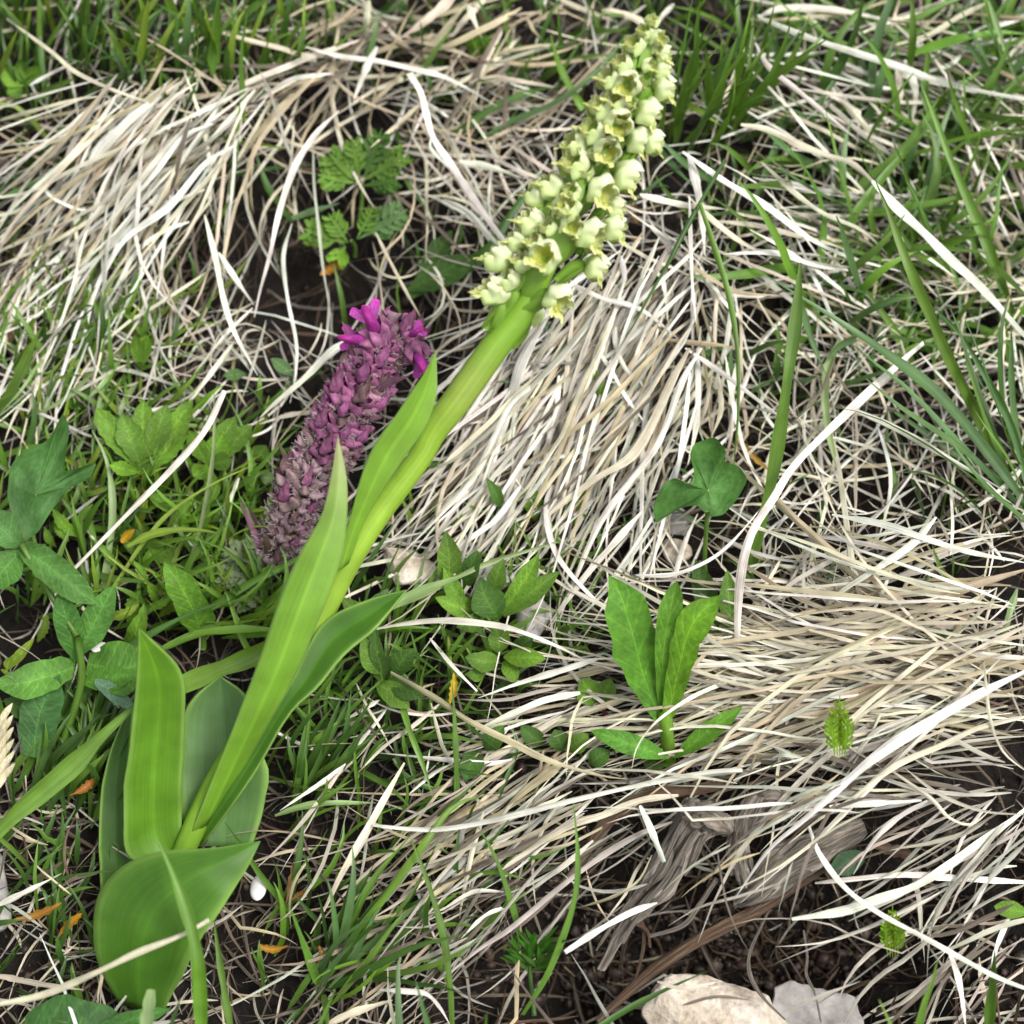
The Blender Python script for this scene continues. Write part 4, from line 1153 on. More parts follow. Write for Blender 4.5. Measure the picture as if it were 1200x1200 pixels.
outer = join([ribbons(*emit(1500, (x_, y_, sx_, sy_), 140, 70, (80, 320), (0, 50), (5, 10), 'wctgnc', (1, 10), (1, 9), (0, 5))) for x_, y_, sx_, sy_ in ((600, -620, 1900, 380), (2350, 500, 620, 900), (-1150, 500, 620, 900), (600, 1700, 1500, 380))])
o = put('loose_straw', outer, M_STRAW, origin=(0, 0, 0))
tag(o, 'dry straw covering the bank all round', kind='stuff')
outer = join([ribbons(*emit(800, (x_, y_, sx_, sy_), -80, 35, (80, 240), (0, 25), (7, 13), 'GDGBL', (2, 6), (12, 34), (0, 5), arch=-.2)) for x_, y_, sx_, sy_ in ((600, -620, 1900, 380), (2350, 500, 620, 900), (-1150, 500, 620, 900), (600, 1700, 1500, 380))])
o = put('short_grass', outer, M_GRASS, origin=(0, 0, 0))
tag(o, 'green grass growing on the bank all round', kind='stuff')


# ================================================================ the white orchid
ob = at(np.array(200.0), np.array(1030.0), .002)
orchid = thing('orchid', 'tall leaning orchid with a dense spike of small greenish white flowers', 'orchid', ob)
STEM_PX = np.array([(202, 1028), (212, 1005), (250, 925), (300, 845), (345, 775), (376, 722), (402, 670), (430, 622), (452, 590), (494, 534), (508, 506), (538, 466), (580, 407), (612, 365), (650, 290), (695, 190), (735, 100), (764, 34)], float)
STEM_W = [22, 26, 30, 32, 30, 29, 30, 30, 30, 28, 32, 35, 35, 31, 24, 18, 12, 5]
STEM_H = [-6, 5, 12, 19, 25, 30, 34, 38, 40, 44, 46, 50, 54, 57, 62, 67, 72, 75]
ORC = (.125, .285, .020)
yl, gl = (.32, .51, .05), (.24, .44, .04)
sc_ = [gl, gl, gl, gl, (.26, .42, .02), yl, yl, yl, yl, yl, (.30, .40, .07), gl, gl, gl, gl, gl, gl, gl]
put('stem', px_tube(STEM_PX, STEM_W, STEM_H, sc_, sides=14, n=70, bumpy=.02), M_ORCHID, orchid)
EDGE = (.24, .42, .08)


def oleaf(left, right, h, col, fold, **kw):
    o = put('leaf', leaf_lr(left, right, h, col, fold, n=30, m=13, edge=EDGE, rag=.008, **kw), M_ORCHID, orchid)
    s = o.modifiers.new('thickness', 'SOLIDIFY')
    s.thickness = .0004
    s.offset = 0
    return o


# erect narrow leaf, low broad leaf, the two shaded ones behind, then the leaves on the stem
oleaf([(197, 1012), (150, 1003), (145, 930), (152, 870), (160, 800), (163, 736)], [(215, 1005), (213, 960), (214, 900), (217, 840), (211, 785), (163, 736)], (5, 10, 19, 28, 38, 47), ORC, .20, ripple=.03)
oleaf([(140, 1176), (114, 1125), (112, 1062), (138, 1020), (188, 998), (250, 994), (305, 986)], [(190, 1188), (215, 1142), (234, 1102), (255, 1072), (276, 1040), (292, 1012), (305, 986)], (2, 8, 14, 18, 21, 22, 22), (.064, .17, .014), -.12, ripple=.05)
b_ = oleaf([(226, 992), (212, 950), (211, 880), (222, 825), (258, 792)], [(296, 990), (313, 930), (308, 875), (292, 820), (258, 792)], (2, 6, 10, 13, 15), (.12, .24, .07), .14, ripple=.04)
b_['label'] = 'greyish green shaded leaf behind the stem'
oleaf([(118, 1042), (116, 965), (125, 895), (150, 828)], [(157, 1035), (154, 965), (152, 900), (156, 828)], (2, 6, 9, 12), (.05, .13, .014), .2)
oleaf([(220, 985), (260, 885), (298, 790), (321, 722), (349, 654), (377, 604), (388, 560), (396, 512)], [(255, 955), (305, 866), (345, 792), (375, 722), (400, 652), (406, 612), (406, 560), (396, 512)], (9, 19, 29, 36, 42, 46, 50, 53), (.17, .345, .028), -.15, tipcol=(.4, .4, .2))
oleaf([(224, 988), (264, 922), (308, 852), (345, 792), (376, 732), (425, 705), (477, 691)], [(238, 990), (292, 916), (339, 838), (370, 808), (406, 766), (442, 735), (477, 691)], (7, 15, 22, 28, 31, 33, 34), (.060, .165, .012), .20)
oleaf([(392, 672), (409, 612), (432, 535), (468, 481), (496, 440), (511, 412)], [(408, 660), (430, 604), (474, 536), (499, 499), (511, 462), (511, 412)], (38, 43, 48, 52, 56, 60), (.18, .355, .028), -.12)


# ---- flowers: a hood with petals inside, a three-lobed lip, a twisted ovary and a bract (millimetres, mouth towards +Z, top of the spike +Y)
def grid(Vfn, nu, nv, col, close=False):
    u, v = np.meshgrid(np.linspace(0, 1, nu), np.linspace(0, 1, nv))
    V = np.stack(Vfn(u, v), -1).reshape(-1, 3) * .001
    idx = np.arange(nu * nv).reshape(nv, nu)
    F = np.stack([idx[:-1, :-1], idx[:-1, 1:], idx[1:, 1:], idx[1:, :-1]], -1).reshape(-1, 4)
    c = col(u, v) if callable(col) else np.tile(np.asarray(col), (nv, nu, 1))
    return V, F, np.asarray(c, float).reshape(-1, 3), np.stack([u * 2, v * 2], -1).reshape(-1, 2)


def lerp3(a, b, t):
    return np.asarray(a) * (1 - t[..., None]) + np.asarray(b) * t[..., None]


def hood_fn(scale=1.0, span=150, lob=.9, z0=-2.4, z1=1.6, close=.74, flare=.35, nl=2.6):
    def f(u, v):
        th = np.radians((u * 2 - 1) * span)
        r = 2.75 * scale * np.sin(math.pi * (.06 + close * v)) * (1 + .07 * np.cos(5 * th) * v)
        tip = np.abs(np.cos(nl * th)) ** 1.2
        z = z0 + (z1 - z0) * v + lob * v ** 4 * tip
        r = r + flare * v ** 5 * tip
        return r * np.sin(th), r * np.cos(th) * 1.1 + .15, z
    return f


def hood_col(u, v):
    top = np.clip(1.25 - np.abs(u * 2 - 1) * 1.5, 0, 1)
    return lerp3((.50, .66, .18), (.86, .88, .68), np.clip(v * 2.0 - .25, 0, 1) * (.25 + .75 * top))


g_hood = grid(hood_fn(), 31, 11, hood_col)
g_pet = grid(hood_fn(.74, 180, .95, -1.3, 1.5, .70, .30, 3.0), 37, 8, lambda u, v: lerp3((.52, .56, .07), (.78, .83, .45), np.clip(v * 1.7 - .3, 0, 1)))


def lip_fn(u, v):
    x = (u * 2 - 1)
    lobe = .72 + .28 * np.abs(np.cos(1.5 * math.pi * x))
    z = .3 + 3.1 * v * lobe
    return x * 2.0 * (.5 + .6 * v), -1.25 - 1.3 * v ** 2 + .55 * x ** 2 * (1 - v) - .25 * np.cos(3 * math.pi * x) * v, z


g_lip = grid(lip_fn, 15, 7, lambda u, v: lerp3((.46, .48, .03), (.78, .80, .34), v))
tt = np.linspace(0, 1, 9)[:, None]
ov = np.array([[0, -.3, -2.5]]) * (1 - tt) ** 2 + 2 * np.array([[.3, -2.2, -4.4]]) * tt * (1 - tt) + np.array([[0, -6.4, -5.6]]) * tt ** 2
g_ov = tube(ov * .001, np.array([.95, 1.3, 1.45, 1.45, 1.35, 1.2, 1.0, .85, .7]) * .001, 8, (.22, .40, .05), bumpy=.06)


def bract_fn(u, v):
    w = 1.7 * np.sin(math.pi * np.clip(v * .93 + .07, 0, 1)) ** .8
    x = (u * 2 - 1) * w
    return x, -7.5 + 8.2 * v, -5.2 + 4.6 * v ** .7 - .35 * np.abs(u * 2 - 1) * w


g_br = grid(bract_fn, 5, 10, lambda u, v: lerp3((.20, .38, .04), (.30, .48, .09), v))


def shared(name, g, mat):
    return mesh(name, g[0], g[1], g[2], g[3], mat)


def ragged(g, amp):
    V = g[0].copy()
    ph = RNG.uniform(0, 6, 6)
    q = V * 1000
    V[:, 0] += amp * .001 * np.sin(q[:, 1] * 1.9 + q[:, 2] * 1.3 + ph[0])
    V[:, 1] += amp * .001 * np.sin(q[:, 2] * 2.1 + q[:, 0] * 1.5 + ph[1])
    V[:, 2] += amp * .0012 * np.sin(q[:, 0] * 2.3 + q[:, 1] * 1.7 + ph[2])
    return V, g[1], g[2], g[3]


HOODS = [shared('flower', ragged(g_hood, .18), M_PETAL) for _ in range(5)]
LIPS = [shared('lip', ragged(g_lip, .22), M_PETAL) for _ in range(4)]
FM = dict(flower=shared('flower', g_hood, M_PETAL), petals=shared('petals', g_pet, M_PETAL), lip=shared('lip', g_lip, M_PETAL),
          ovary=shared('ovary', g_ov, M_ORCHID), bract=shared('bract', g_br, M_ORCHID))


def frame_at(pos, z, up, s):
    z = unit(np.asarray(z, float))
    x = unit(np.cross(up, z))
    y = np.cross(z, x)
    m = Matrix(((x[0], y[0], z[0], pos[0]), (x[1], y[1], z[1], pos[1]), (x[2], y[2], z[2], pos[2]), (0, 0, 0, 1)))
    return m @ Matrix.Scale(s, 4)


def axis_pt(px, hh=None):
    """stem position for a place along the spike, q in 0..1 from the lowest flower to the top"""
    return px


SP_PX = spline(np.column_stack([STEM_PX, STEM_H]), 400)
SP_3D = at(SP_PX[:, 0], SP_PX[:, 1], SP_PX[:, 2] * .001)
SPIKE = SP_3D[SP_PX[:, 1] < 372]
SPIKE_PX = SP_PX[SP_PX[:, 1] < 372]
AX = unit(SPIKE[-1] - SPIKE[0])


def add_flower(p3, outward, s, up_tilt=.35, spin=0.0):
    z = unit(outward + AX * up_tilt)
    up = unit(AX + np.cross(z, AX) * spin)
    f = link('flower', random.choice(HOODS), orchid)
    f.matrix_local = Matrix.Translation(-Vector(ob)) @ frame_at(p3, z, up, s)
    for k in ('petals', 'lip', 'ovary', 'bract'):
        link(k, random.choice(LIPS) if k == 'lip' else FM[k], f)
    return f


FRONT = [  # photo x, y, size, facing: 0 straight out, + turned down to the viewer
    (652, 350, 1.08, -.25), (577, 343, 1.0, .2), (584, 306, 1.05, .35), (637, 303, 1.15, .1), (622, 264, 1.12, .5), (690, 277, 1.15, .1),
    (697, 314, .95, -.1), (718, 268, 1.0, .2), (662, 247, 1.08, .5), (644, 222, 1.12, .55), (703, 226, 1.1, 0), (732, 207, 1.12, -.05),
    (606, 285, .9, .3), (672, 196, 1.1, .4), (674, 172, 1.0, .15), (709, 180, 1.08, .05), (746, 166, 1.05, -.05), (764, 168, .9, .2),
    (692, 158, 1.05, .55), (722, 149, 1.05, .05), (702, 131, 1.0, .6), (757, 133, 1.0, -.1), (733, 104, .98, 0), (714, 97, .9, .4),
    (727, 80, .85, .5), (741, 58, .8, .5), (777, 105, .85, .2), (775, 84, .8, .3), (776, 65, .72, .3), (769, 50, .7, .5), (753, 42, .62, .6), (762, 30, .55, .8),
    (627, 232, .9, .4), (718, 122, .9, .4), (668, 268, .9, .3), (720, 245, .85, .2)]
cam_dir = unit(cam_loc - SPIKE.mean(0))
side = unit(np.cross(AX, cam_dir))           # towards the right of the spike as one looks at it
towards = unit(np.cross(side, AX))
px_axis = unit(SPIKE_PX[-1, :2] - SPIKE_PX[0, :2])
px_side = np.array([-px_axis[1], px_axis[0]])
if px_side[0] < 0:
    px_side = -px_side
if np.dot(side, RIGHT) < 0:
    side = -side
for fx, fy, s, tilt in FRONT:
    p = np.array([fx, fy], float)
    j = int(np.argmin(((SPIKE_PX[:, :2] - p) ** 2).sum(1)))
    q = j / len(SPIKE_PX)
    k = px_m(SPIKE[j])
    u = float(np.dot(p - SPIKE_PX[j, :2], px_side)) * k
    Rr = .0070 - .0034 * q
    sn = max(-.98, min(.98, u / max(Rr, abs(u) * 1.03)))
    cs = math.sqrt(1 - sn * sn)
    out = side * sn + towards * cs
    rest = float(np.dot(p - SPIKE_PX[j, :2], px_axis)) * k
    pos = SPIKE[j] + side * u + towards * cs * Rr + AX * rest
    add_flower(pos, out, s * random.uniform(.86, .98), tilt, random.uniform(-.2, .2))
for i in range(15):                            # smaller ones tucked between
    j = int((i + .5) / 15 * len(SPIKE) * .97)
    q = j / len(SPIKE)
    a = ((i * 2.4) % (2 * math.pi * .36)) - math.pi * .36
    out = side * math.sin(a) + towards * math.cos(a)
    add_flower(SPIKE[j] + out * (.0058 - .0030 * q), out, (.78 - .28 * q), random.uniform(.2, .9), random.uniform(-.3, .3))
for i in range(16):                            # the flowers round the far side
    j = int((i + .5) / 16 * len(SPIKE) * .95)
    q = j / len(SPIKE)
    a = math.pi + random.uniform(-.9, .9)
    out = side * math.sin(a) + towards * math.cos(a)
    add_flower(SPIKE[j] + out * (.0062 - .0036 * q), out, (.85 - .3 * q), .3, random.uniform(-.2, .2))

# ================================================================ the purple lousewort behind it
LW_PX = np.array([(322, 655), (345, 600), (380, 530), (415, 465), (448, 410), (468, 378)], float)
LW_H = [6, 13, 19, 23, 26, 27]
lb = at(np.array(318.0), np.array(668.0), .001)
lw = thing('lousewort', 'fading purple woolly flower spike leaning behind the orchid leaves', 'wildflower', lb)
put('stem', px_tube(np.vstack([[(318, 668)], LW_PX]), [22, 24, 24, 22, 18, 14, 8], [2] + LW_H, (.16, .10, .07), sides=8, n=30), M_PURPLE, lw)


def calyx_fn(u, v):
    th = u * 2 * math.pi
    r = 3.0 * np.sin(math.pi * (.08 + .70 * v)) * (1 + .14 * np.cos(5 * th) * (.4 + v))
    z = -2.0 + 4.6 * v + 1.1 * v ** 4 * np.cos(5 * th)
    return r * np.cos(th), r * np.sin(th), z


def corolla_fn(u, v):
    th = u * 2 * math.pi
    r = (1.15 - .75 * v) * (1 + .3 * np.sin(math.pi * v))
    bend = v ** 2 * 2.3
    return r * np.cos(th), r * np.sin(th) * 1.3 + bend * 1.2, 2.2 + 3.9 * v - bend * .55


def beak_fn(u, v):
    th = u * 2 * math.pi
    r = 1.25 * (1 - v) ** .7 + .45
    return r * np.cos(th) * .8, r * np.sin(th) + 3.2 * np.sin(v * 2.6), 2 + 8.5 * v - 2.2 * v ** 3


def lobes_fn(u, v):
    x = u * 2 - 1
    w = 3.2 * v ** .6
    return x * w, -1.2 - 1.6 * v + .8 * np.cos(4.7 * x) * v, 2.5 + 3.8 * v * (.8 + .2 * np.abs(np.cos(4.7 * x)))


cal_cols = [((.32, .22, .24), (.33, .16, .23)), ((.46, .39, .37), (.36, .23, .27)), ((.27, .12, .18), (.38, .13, .27)), ((.35, .29, .25), (.30, .19, .20))]
CAL = [shared('calyx', ragged(grid(calyx_fn, 31, 12, lambda u, v, a=a, b=b: lerp3(a, b, v) * (1 + .35 * np.cos(u * 10 * math.pi))[..., None]), .14), M_PURPLE) for a, b in cal_cols]
COR = [shared('corolla', ragged(grid(corolla_fn, 17, 13, lambda u, v, a=a, b=b: lerp3(a, b, v)), .2), M_PURPLE) for a, b in
       [((.30, .10, .21), (.20, .07, .13)), ((.38, .12, .28), (.28, .09, .20)), ((.22, .13, .14), (.14, .08, .08))]]
g_fresh = [grid(beak_fn, 13, 14, lambda u, v: lerp3((.42, .05, .36), (.50, .035, .30), v)), grid(lobes_fn, 13, 7, lambda u, v: lerp3((.45, .10, .42), (.56, .06, .44), v))]
FRESH = [shared('corolla', g_fresh[0], M_PURPLE), shared('lower_lip', g_fresh[1], M_PURPLE)]
LS = spline(np.column_stack([LW_PX, LW_H]), 200)
L3 = at(LS[:, 0], LS[:, 1], LS[:, 2] * .001)
lax = unit(L3[-1] - L3[0])
lto = unit(np.cross(np.cross(lax, unit(cam_loc - L3.mean(0))), lax))
lsd = unit(np.cross(lax, lto))
i = 0
for ring in range(14):
    q = (ring + .2) / 13.6
    j = min(199, int(q * 199))
    rad = (.0019 + .0015 * math.sin(math.pi * min(1, q * .95 + .1)))
    for m_ in range(6):
        a = 2 * math.pi * m_ / 6 + ring * .5 + random.uniform(-.2, .2)
        out = lto * math.cos(a) + lsd * math.sin(a)
        if math.cos(a) < -.65:
            continue
        s = random.uniform(.62, .98) * (.84 + .26 * min(1, q * 1.6))
        c = link('calyx', CAL[random.choice([0, 1, 1, 3, 3] if q < .45 else [0, 1, 2, 2, 3])], lw)
        z = unit(out + lax * random.uniform(.2, .7))
        c.matrix_local = Matrix.Translation(-Vector(lb)) @ frame_at(L3[j] + out * rad * random.uniform(.75, 1.1), z, lax, s)
        if random.random() < .8:
            link('corolla', COR[random.choice([0, 2, 2] if q < .4 else [0, 1, 1, 2])], c)
        i += 1
for px_, dr, s in [((444, 396), ((-22, -46), 38), 1.3), ((434, 400), ((-30, -4), 32), 1.05), ((486, 408), ((10, 24), 30), 1.0), ((476, 394), ((16, -8), 32), .7)]:
    b3 = at(np.array(px_[0] * 1.0), np.array(px_[1] * 1.0), .030)
    e3 = at(np.array(px_[0] + dr[0][0] * 1.0), np.array(px_[1] + dr[0][1] * 1.0), dr[1] * .001)
    c = link('calyx', CAL[2], lw)
    c.matrix_local = Matrix.Translation(-Vector(lb)) @ frame_at(b3, e3 - b3, lto, s * .8)
    for me_ in FRESH:
        link(me_.name.split('.')[0], me_, c)
# woolly hairs and narrow cut bracts
hb = []
nh = 2200
jj = RNG.integers(0, 199, nh)
aa = RNG.uniform(-2.0, 2.0, nh)
oo = np.cos(aa)[:, None] * lto + np.sin(aa)[:, None] * lsd
b0 = L3[jj] + oo * RNG.uniform(.0028, .0056, nh)[:, None]
dirs = unit(oo + lax * RNG.uniform(-.2, .8, nh)[:, None] + RNG.normal(0, .5, (nh, 3)))
tq = np.linspace(0, 1, 4)
C = b0[:, None, :] + dirs[:, None, :] * (RNG.uniform(.0006, .0018, nh)[:, None] * tq)[..., None] + RNG.normal(0, .00015, (nh, 4, 3))
hc = np.array([jit(random.choice([(.50, .42, .42), (.38, .28, .32), (.58, .53, .48)]), .2) for _ in range(nh)])
o = put('hair', ribbons(C, np.full((nh, 4), .0001), np.repeat(lto[None], nh, 0), np.zeros(nh), hc, 2), M_PURPLE, lw)
o['kind'] = 'stuff'
nb = 9
jj = RNG.integers(0, 185, nb)
aa = RNG.uniform(-1.9, 1.9, nb)
oo = np.cos(aa)[:, None] * lto + np.sin(aa)[:, None] * lsd
tq = np.linspace(0, 1, 6)
d1 = unit(oo * .8 + lax * .8)
C = (L3[jj] + oo * .004)[:, None, :] + d1[:, None, :] * (RNG.uniform(.006, .010, nb)[:, None] * tq)[..., None] + oo[:, None, :] * (tq ** 2 * .0012)[None, :, None]
bc = np.array([jit(random.choice([(.20, .07, .13), (.13, .10, .06), (.26, .12, .18), (.10, .05, .07)]), .2) for _ in range(nb)])
W = np.outer(RNG.uniform(.0011, .0019, nb), width_profile(6, .7, .1, .4))
for i in range(nb):
    s = slice(i, i + 1)
    put('bract', ribbons(C[s], W[s], oo[s] * .3 + lto * .7, np.array([.2]), bc[s], 3), M_PURPLE, lw)


# ================================================================ herbs
def herb(name, label, base, cat='plant', group=None):
    return thing(name, label, cat, at(np.array(float(base[0])), np.array(float(base[1])), .001), group)


def add(parent, geo, name='leaf', mat=None):
    return put(name, geo, mat or M_VEIN, parent)


def dot_tube(parent, pts, w, h, col, name='stalk', mat=None):
    return put(name, px_tube(pts, w, h, col, sides=6), mat or M_GRASS, parent)


# leafy rosette
t = herb('leafy_rosette', 'fresh green rosette of three upright hairy leaves amid the straw', (783, 888))
add(t, leaf_lr([(768, 845), (730, 792), (713, 740), (712, 692), (714, 674)], [(780, 842), (776, 790), (768, 732), (746, 692), (714, 674)], (14, 20, 27, 32, 34), (.095, .25, .022), .16))
add(t, leaf_lr([(772, 838), (767, 775), (771, 722), (782, 692), (793, 680)], [(784, 838), (787, 775), (798, 722), (799, 694), (793, 680)], (14, 21, 28, 33, 35), (.11, .27, .025), .22))
add(t, leaf_lr([(776, 842), (782, 780), (790, 732), (812, 706), (845, 697)], [(790, 840), (809, 792), (827, 746), (841, 716), (845, 697)], (15, 22, 29, 34, 35), (.135, .31, .02), .12))
add(t, oval((785, 888), (692, 856), 27, (9, 13, 3), (.085, .23, .025)))
add(t, oval((790, 888), (870, 828), 24, (9, 15, 3), (.11, .27, .02)))
add(t, oval((772, 880), (760, 905), 26, (3, 3, 1), 'D'))
dot_tube(t, [(783, 892), (782, 862), (779, 832)], [20, 18, 18], (3, 12, 15), 'L', 'stem', M_LEAF)

# lobed leaf above it
t = herb('lobed_leaf_plant', 'three-lobed matt green leaf on a thin stalk above the rosette', (832, 700))
add(t, star_leaf((830, 575), [(808, 533), (813, 520), (838, 511), (851, 528), (848, 541), (866, 546), (877, 562), (862, 588), (847, 604), (830, 606), (818, 592), (800, 594), (780, 604), (768, 614), (765, 592), (777, 567), (791, 559), (809, 570), (814, 553)],
                 [26, 28, 30, 29, 25, 26, 25, 22, 20, 20, 22, 20, 17, 14, 17, 21, 23, 24, 24], 22, (.085, .21, .045), cup=-1), mat=M_LEAF)
dot_tube(t, [(832, 700), (826, 660), (829, 600)], [6, 6, 6], (2, 10, 21), 'G')
t = herb('leafy_shoot', 'small green shoot behind the rosette with a reddish stalk base', (858, 780))
add(t, oval((860, 760), (852, 668), 26, (6, 14, 3), 'G'))
add(t, oval((840, 740), (815, 655), 30, (4, 9, 3), 'D'))
add(t, oval((842, 770), (848, 715), 18, (5, 9, 2), 'L'))
dot_tube(t, [(858, 782), (857, 745), (852, 712)], [10, 8, 6], (3, 8, 11), (.30, .10, .05))

# dark lobed plant at the edge
t = herb('lobed_leaf_plant', 'large dark green lobed leaf with folded stem leaves beneath it', (70, 880))
add(t, star_leaf((42, 580), [(74, 482), (82, 503), (77, 532), (75, 553), (92, 549), (114, 541), (106, 560), (78, 574), (58, 602), (44, 625), (28, 634), (14, 605), (8, 580), (12, 546), (27, 528), (58, 516)],
                 [36, 36, 34, 32, 32, 30, 30, 29, 28, 27, 26, 28, 30, 33, 35, 36], 31, (0.072, 0.180, 0.045), cup=-1.5), mat=M_LEAF)
add(t, leaf_lr([(22, 632), (50, 638), (85, 662), (108, 692), (114, 708)], [(20, 650), (45, 678), (70, 698), (98, 708), (114, 708)], (26, 28, 28, 26, 24), (0.081, 0.196, 0.038), .22))
add(t, oval((90, 775), (70, 692), 34, (14, 26, 2), (0.081, 0.220, 0.038)))
add(t, oval((90, 770), (134, 686), 36, (14, 26, 2), (0.099, 0.251, 0.045)))
add(t, leaf_lr([(105, 765), (130, 752), (160, 755), (180, 770)], [(100, 790), (125, 810), (155, 812), (180, 770)], (13, 16, 17, 16), (0.099, 0.251, 0.032), .1))
add(t, leaf_lr([(90, 770), (60, 772), (25, 782), (-10, 800)], [(85, 795), (55, 812), (20, 818), (-10, 800)], (13, 16, 18, 18), (0.108, 0.267, 0.038), .16))
add(t, leaf_lr([(25, 885), (22, 850), (32, 815), (70, 790)], [(55, 890), (66, 855), (74, 820), (70, 790)], (6, 10, 13, 15), (0.063, 0.165, 0.045), .15))
add(t, leaf_lr([(112, 795), (130, 798), (150, 815), (160, 830)], [(110, 802), (125, 818), (145, 830), (160, 830)], (15, 16, 16, 16), (.14, .26, .15), .1))
add(t, oval((95, 800), (160, 790), 30, (12, 16, 2), (0.090, 0.235, 0.026)))
add(t, oval((25, 640), (-20, 600), 44, (26, 30, 2), (0.081, 0.204, 0.045)))
add(t, oval((25, 645), (-15, 690), 40, (25, 24, 2), (0.090, 0.235, 0.038)))
add(t, oval((5, 820), (45, 840), 24, (8, 10), 'D'))
dot_tube(t, [(70, 880), (95, 800), (90, 745)], [9, 9, 8], (3, 13, 20), 'G', 'stem')
dot_tube(t, [(90, 745), (55, 690), (25, 638)], [7, 7, 7], (20, 24, 27), 'G', 'stem')

# bright three-lobed leaves
t = herb('leafy_herb', 'bright green herb with toothed three-part leaves under the white dry stalk', (168, 580))
for tip, w, c in [((112, 478), 30, 'L'), ((142, 484), 30, 'G'), ((168, 468), 32, 'L'), ((196, 474), 30, 'G'), ((226, 468), 28, 'L'), ((128, 545), 16, 'L')]:
    add(t, oval((168, 555), tip, w, (8, 17, 2), PAL[c], tooth=.10, belly=.62))
add(t, oval((168, 558), (220, 500), 26, (8, 15, 2), 'L', tooth=.1, belly=.6))
dot_tube(t, [(168, 582), (168, 556)], [5, 5], (2, 8), 'o')
t = herb('leafy_herb', 'low green herb of small rounded leaflets beside the purple spike', (243, 560))
for tip, w, c in [((276, 488), 26, 'G'), ((296, 498), 26, 'G'), ((222, 505), 22, 'L'), ((262, 508), 24, 'L'), ((226, 558), 20, 'L'), ((272, 538), 22, 'G'), ((252, 585), 20, 'L')]:
    add(t, oval((243, 545), tip, w, (6, 12, 1), PAL[c], tooth=.1, belly=.6))
dot_tube(t, [(243, 562), (243, 545)], [5, 5], (2, 6), 'Y')
t = herb('leafy_herb', 'small round-leaved herb near the curved green pod', (185, 660))
for b, tip, w, c in [((178, 655), (205, 640), 30, 'G'), ((175, 650), (160, 620), 22, 'D'), ((215, 625), (208, 608), 24, 'L'), ((300, 540), (312, 522), 22, 'G'), ((305, 560), (322, 560), 18, 'P')]:
    add(t, oval(b, tip, w, (4, 8, 1), PAL[c]))
t = herb('broad_leaf', 'single pointed light green leaf between purple spike and erect orchid leaf', (240, 745))
add(t, leaf_lr([(222, 745), (203, 712), (192, 680), (192, 658)], [(252, 745), (249, 715), (225, 675), (192, 658)], (5, 12, 17, 19), (.12, .27, .025), .14))
dot_tube(t, [(238, 760), (238, 742)], [8, 8], (2, 5), 'L')
t = herb('leafy_herb', 'mixed low green leaves between the dark lobed plant and the erect orchid leaf', (160, 720))
for i in range(34):
    x, y = random.uniform(20, 260), random.uniform(590, 770)
    a = R(random.uniform(-150, -20))
    l_ = random.uniform(26, 58)
    add(t, oval((x, y), (x + l_ * math.cos(a), y + l_ * math.sin(a)), l_ * random.uniform(.22, .42), (random.uniform(1, 5), random.uniform(5, 11), 2), PAL[random.choice('GLLYG')], tooth=random.choice([0, .12, .18]), bend=random.uniform(-5, 5)))
t = herb('small_shoot', 'tiny bright shoot with paired leaves above the three-part leaves', (163, 455))
for tip, w, c in [((158, 392), 18, 'L'), ((174, 392), 16, 'L'), ((168, 425), 14, 'G')]:
    add(t, oval((165, 430), tip, w, (8, 15), PAL[c]))
dot_tube(t, [(164, 470), (165, 430)], [4, 4], (2, 8), 'Y')
t = herb('small_shoot', 'tiny dark shoot beside the dark lobed leaf top', (95, 480))
for tip, w in [((72, 458), 14), ((106, 448), 13), ((90, 470), 12)]:
    add(t, oval((95, 482), tip, w, (4, 10), (.06, .16, .012)))
t = herb('small_shoot', 'two tiny bluish leaves beside the dark gap', (273, 442))
add(t, oval((262, 440), (288, 438), 14, (7, 8), 'B'))
add(t, oval((345, 440), (318, 420), 16, (7, 8), 'B'))

# shoots in the middle
t = herb('leafy_shoot', 'dark green shoots of small oval leaves beside the pale flat stone', (560, 720))
for b, tip, w, h, c in [((525, 690), (522, 622), 30, (6, 14, 1), 'G'), ((545, 690), (560, 645), 24, (5, 11, 1), 'D'), ((585, 725), (562, 678), 40, (5, 10, 1), 'D'), ((585, 720), (632, 648), 24, (6, 14, 1), 'L'), ((590, 722), (655, 670), 26, (6, 12, 1), 'G'),
                        ((560, 715), (510, 700), 26, (5, 9, 1), 'L'), ((570, 730), (535, 735), 22, (4, 7, 1), 'G'), ((545, 725), (520, 665), 22, (5, 10, 1), 'L'), ((580, 700), (590, 655), 22, (5, 11), 'G')]:
    add(t, oval(b, tip, w * .98, (h[0] + 3, h[1] + 5, 2), PAL[c], belly=random.uniform(.4, .5), bend=random.uniform(-4, 4)))
dot_tube(t, [(560, 735), (580, 718), (588, 705)], [6, 6, 5], (2, 6, 7), 'G')
t = herb('leafy_shoot', 'low leafy shoot under the white arching straw', (590, 790))
for b, tip, w, h, c in [((585, 775), (545, 770), 26, (5, 8, 1), 'G'), ((590, 770), (640, 772), 24, (6, 9, 1), 'L'), ((585, 765), (580, 735), 28, (6, 9, 1), 'G'), ((590, 775), (605, 800), 20, (4, 5, 1), 'L'), ((570, 785), (545, 790), 16, (4, 6), 'G'), ((600, 760), (625, 745), 20, (6, 9), 'D')]:
    add(t, oval(b, tip, w * .98, (h[0] + 3, h[1] + 5, 2), PAL[c], belly=random.uniform(.4, .5), bend=random.uniform(-4, 4)))
dot_tube(t, [(530, 810), (527, 770), (525, 745)], [5, 5, 4], (3, 7, 9), 'Y')
t = herb('leafy_shoot', 'small oval leaves at the start of the long tan stalk', (450, 790))
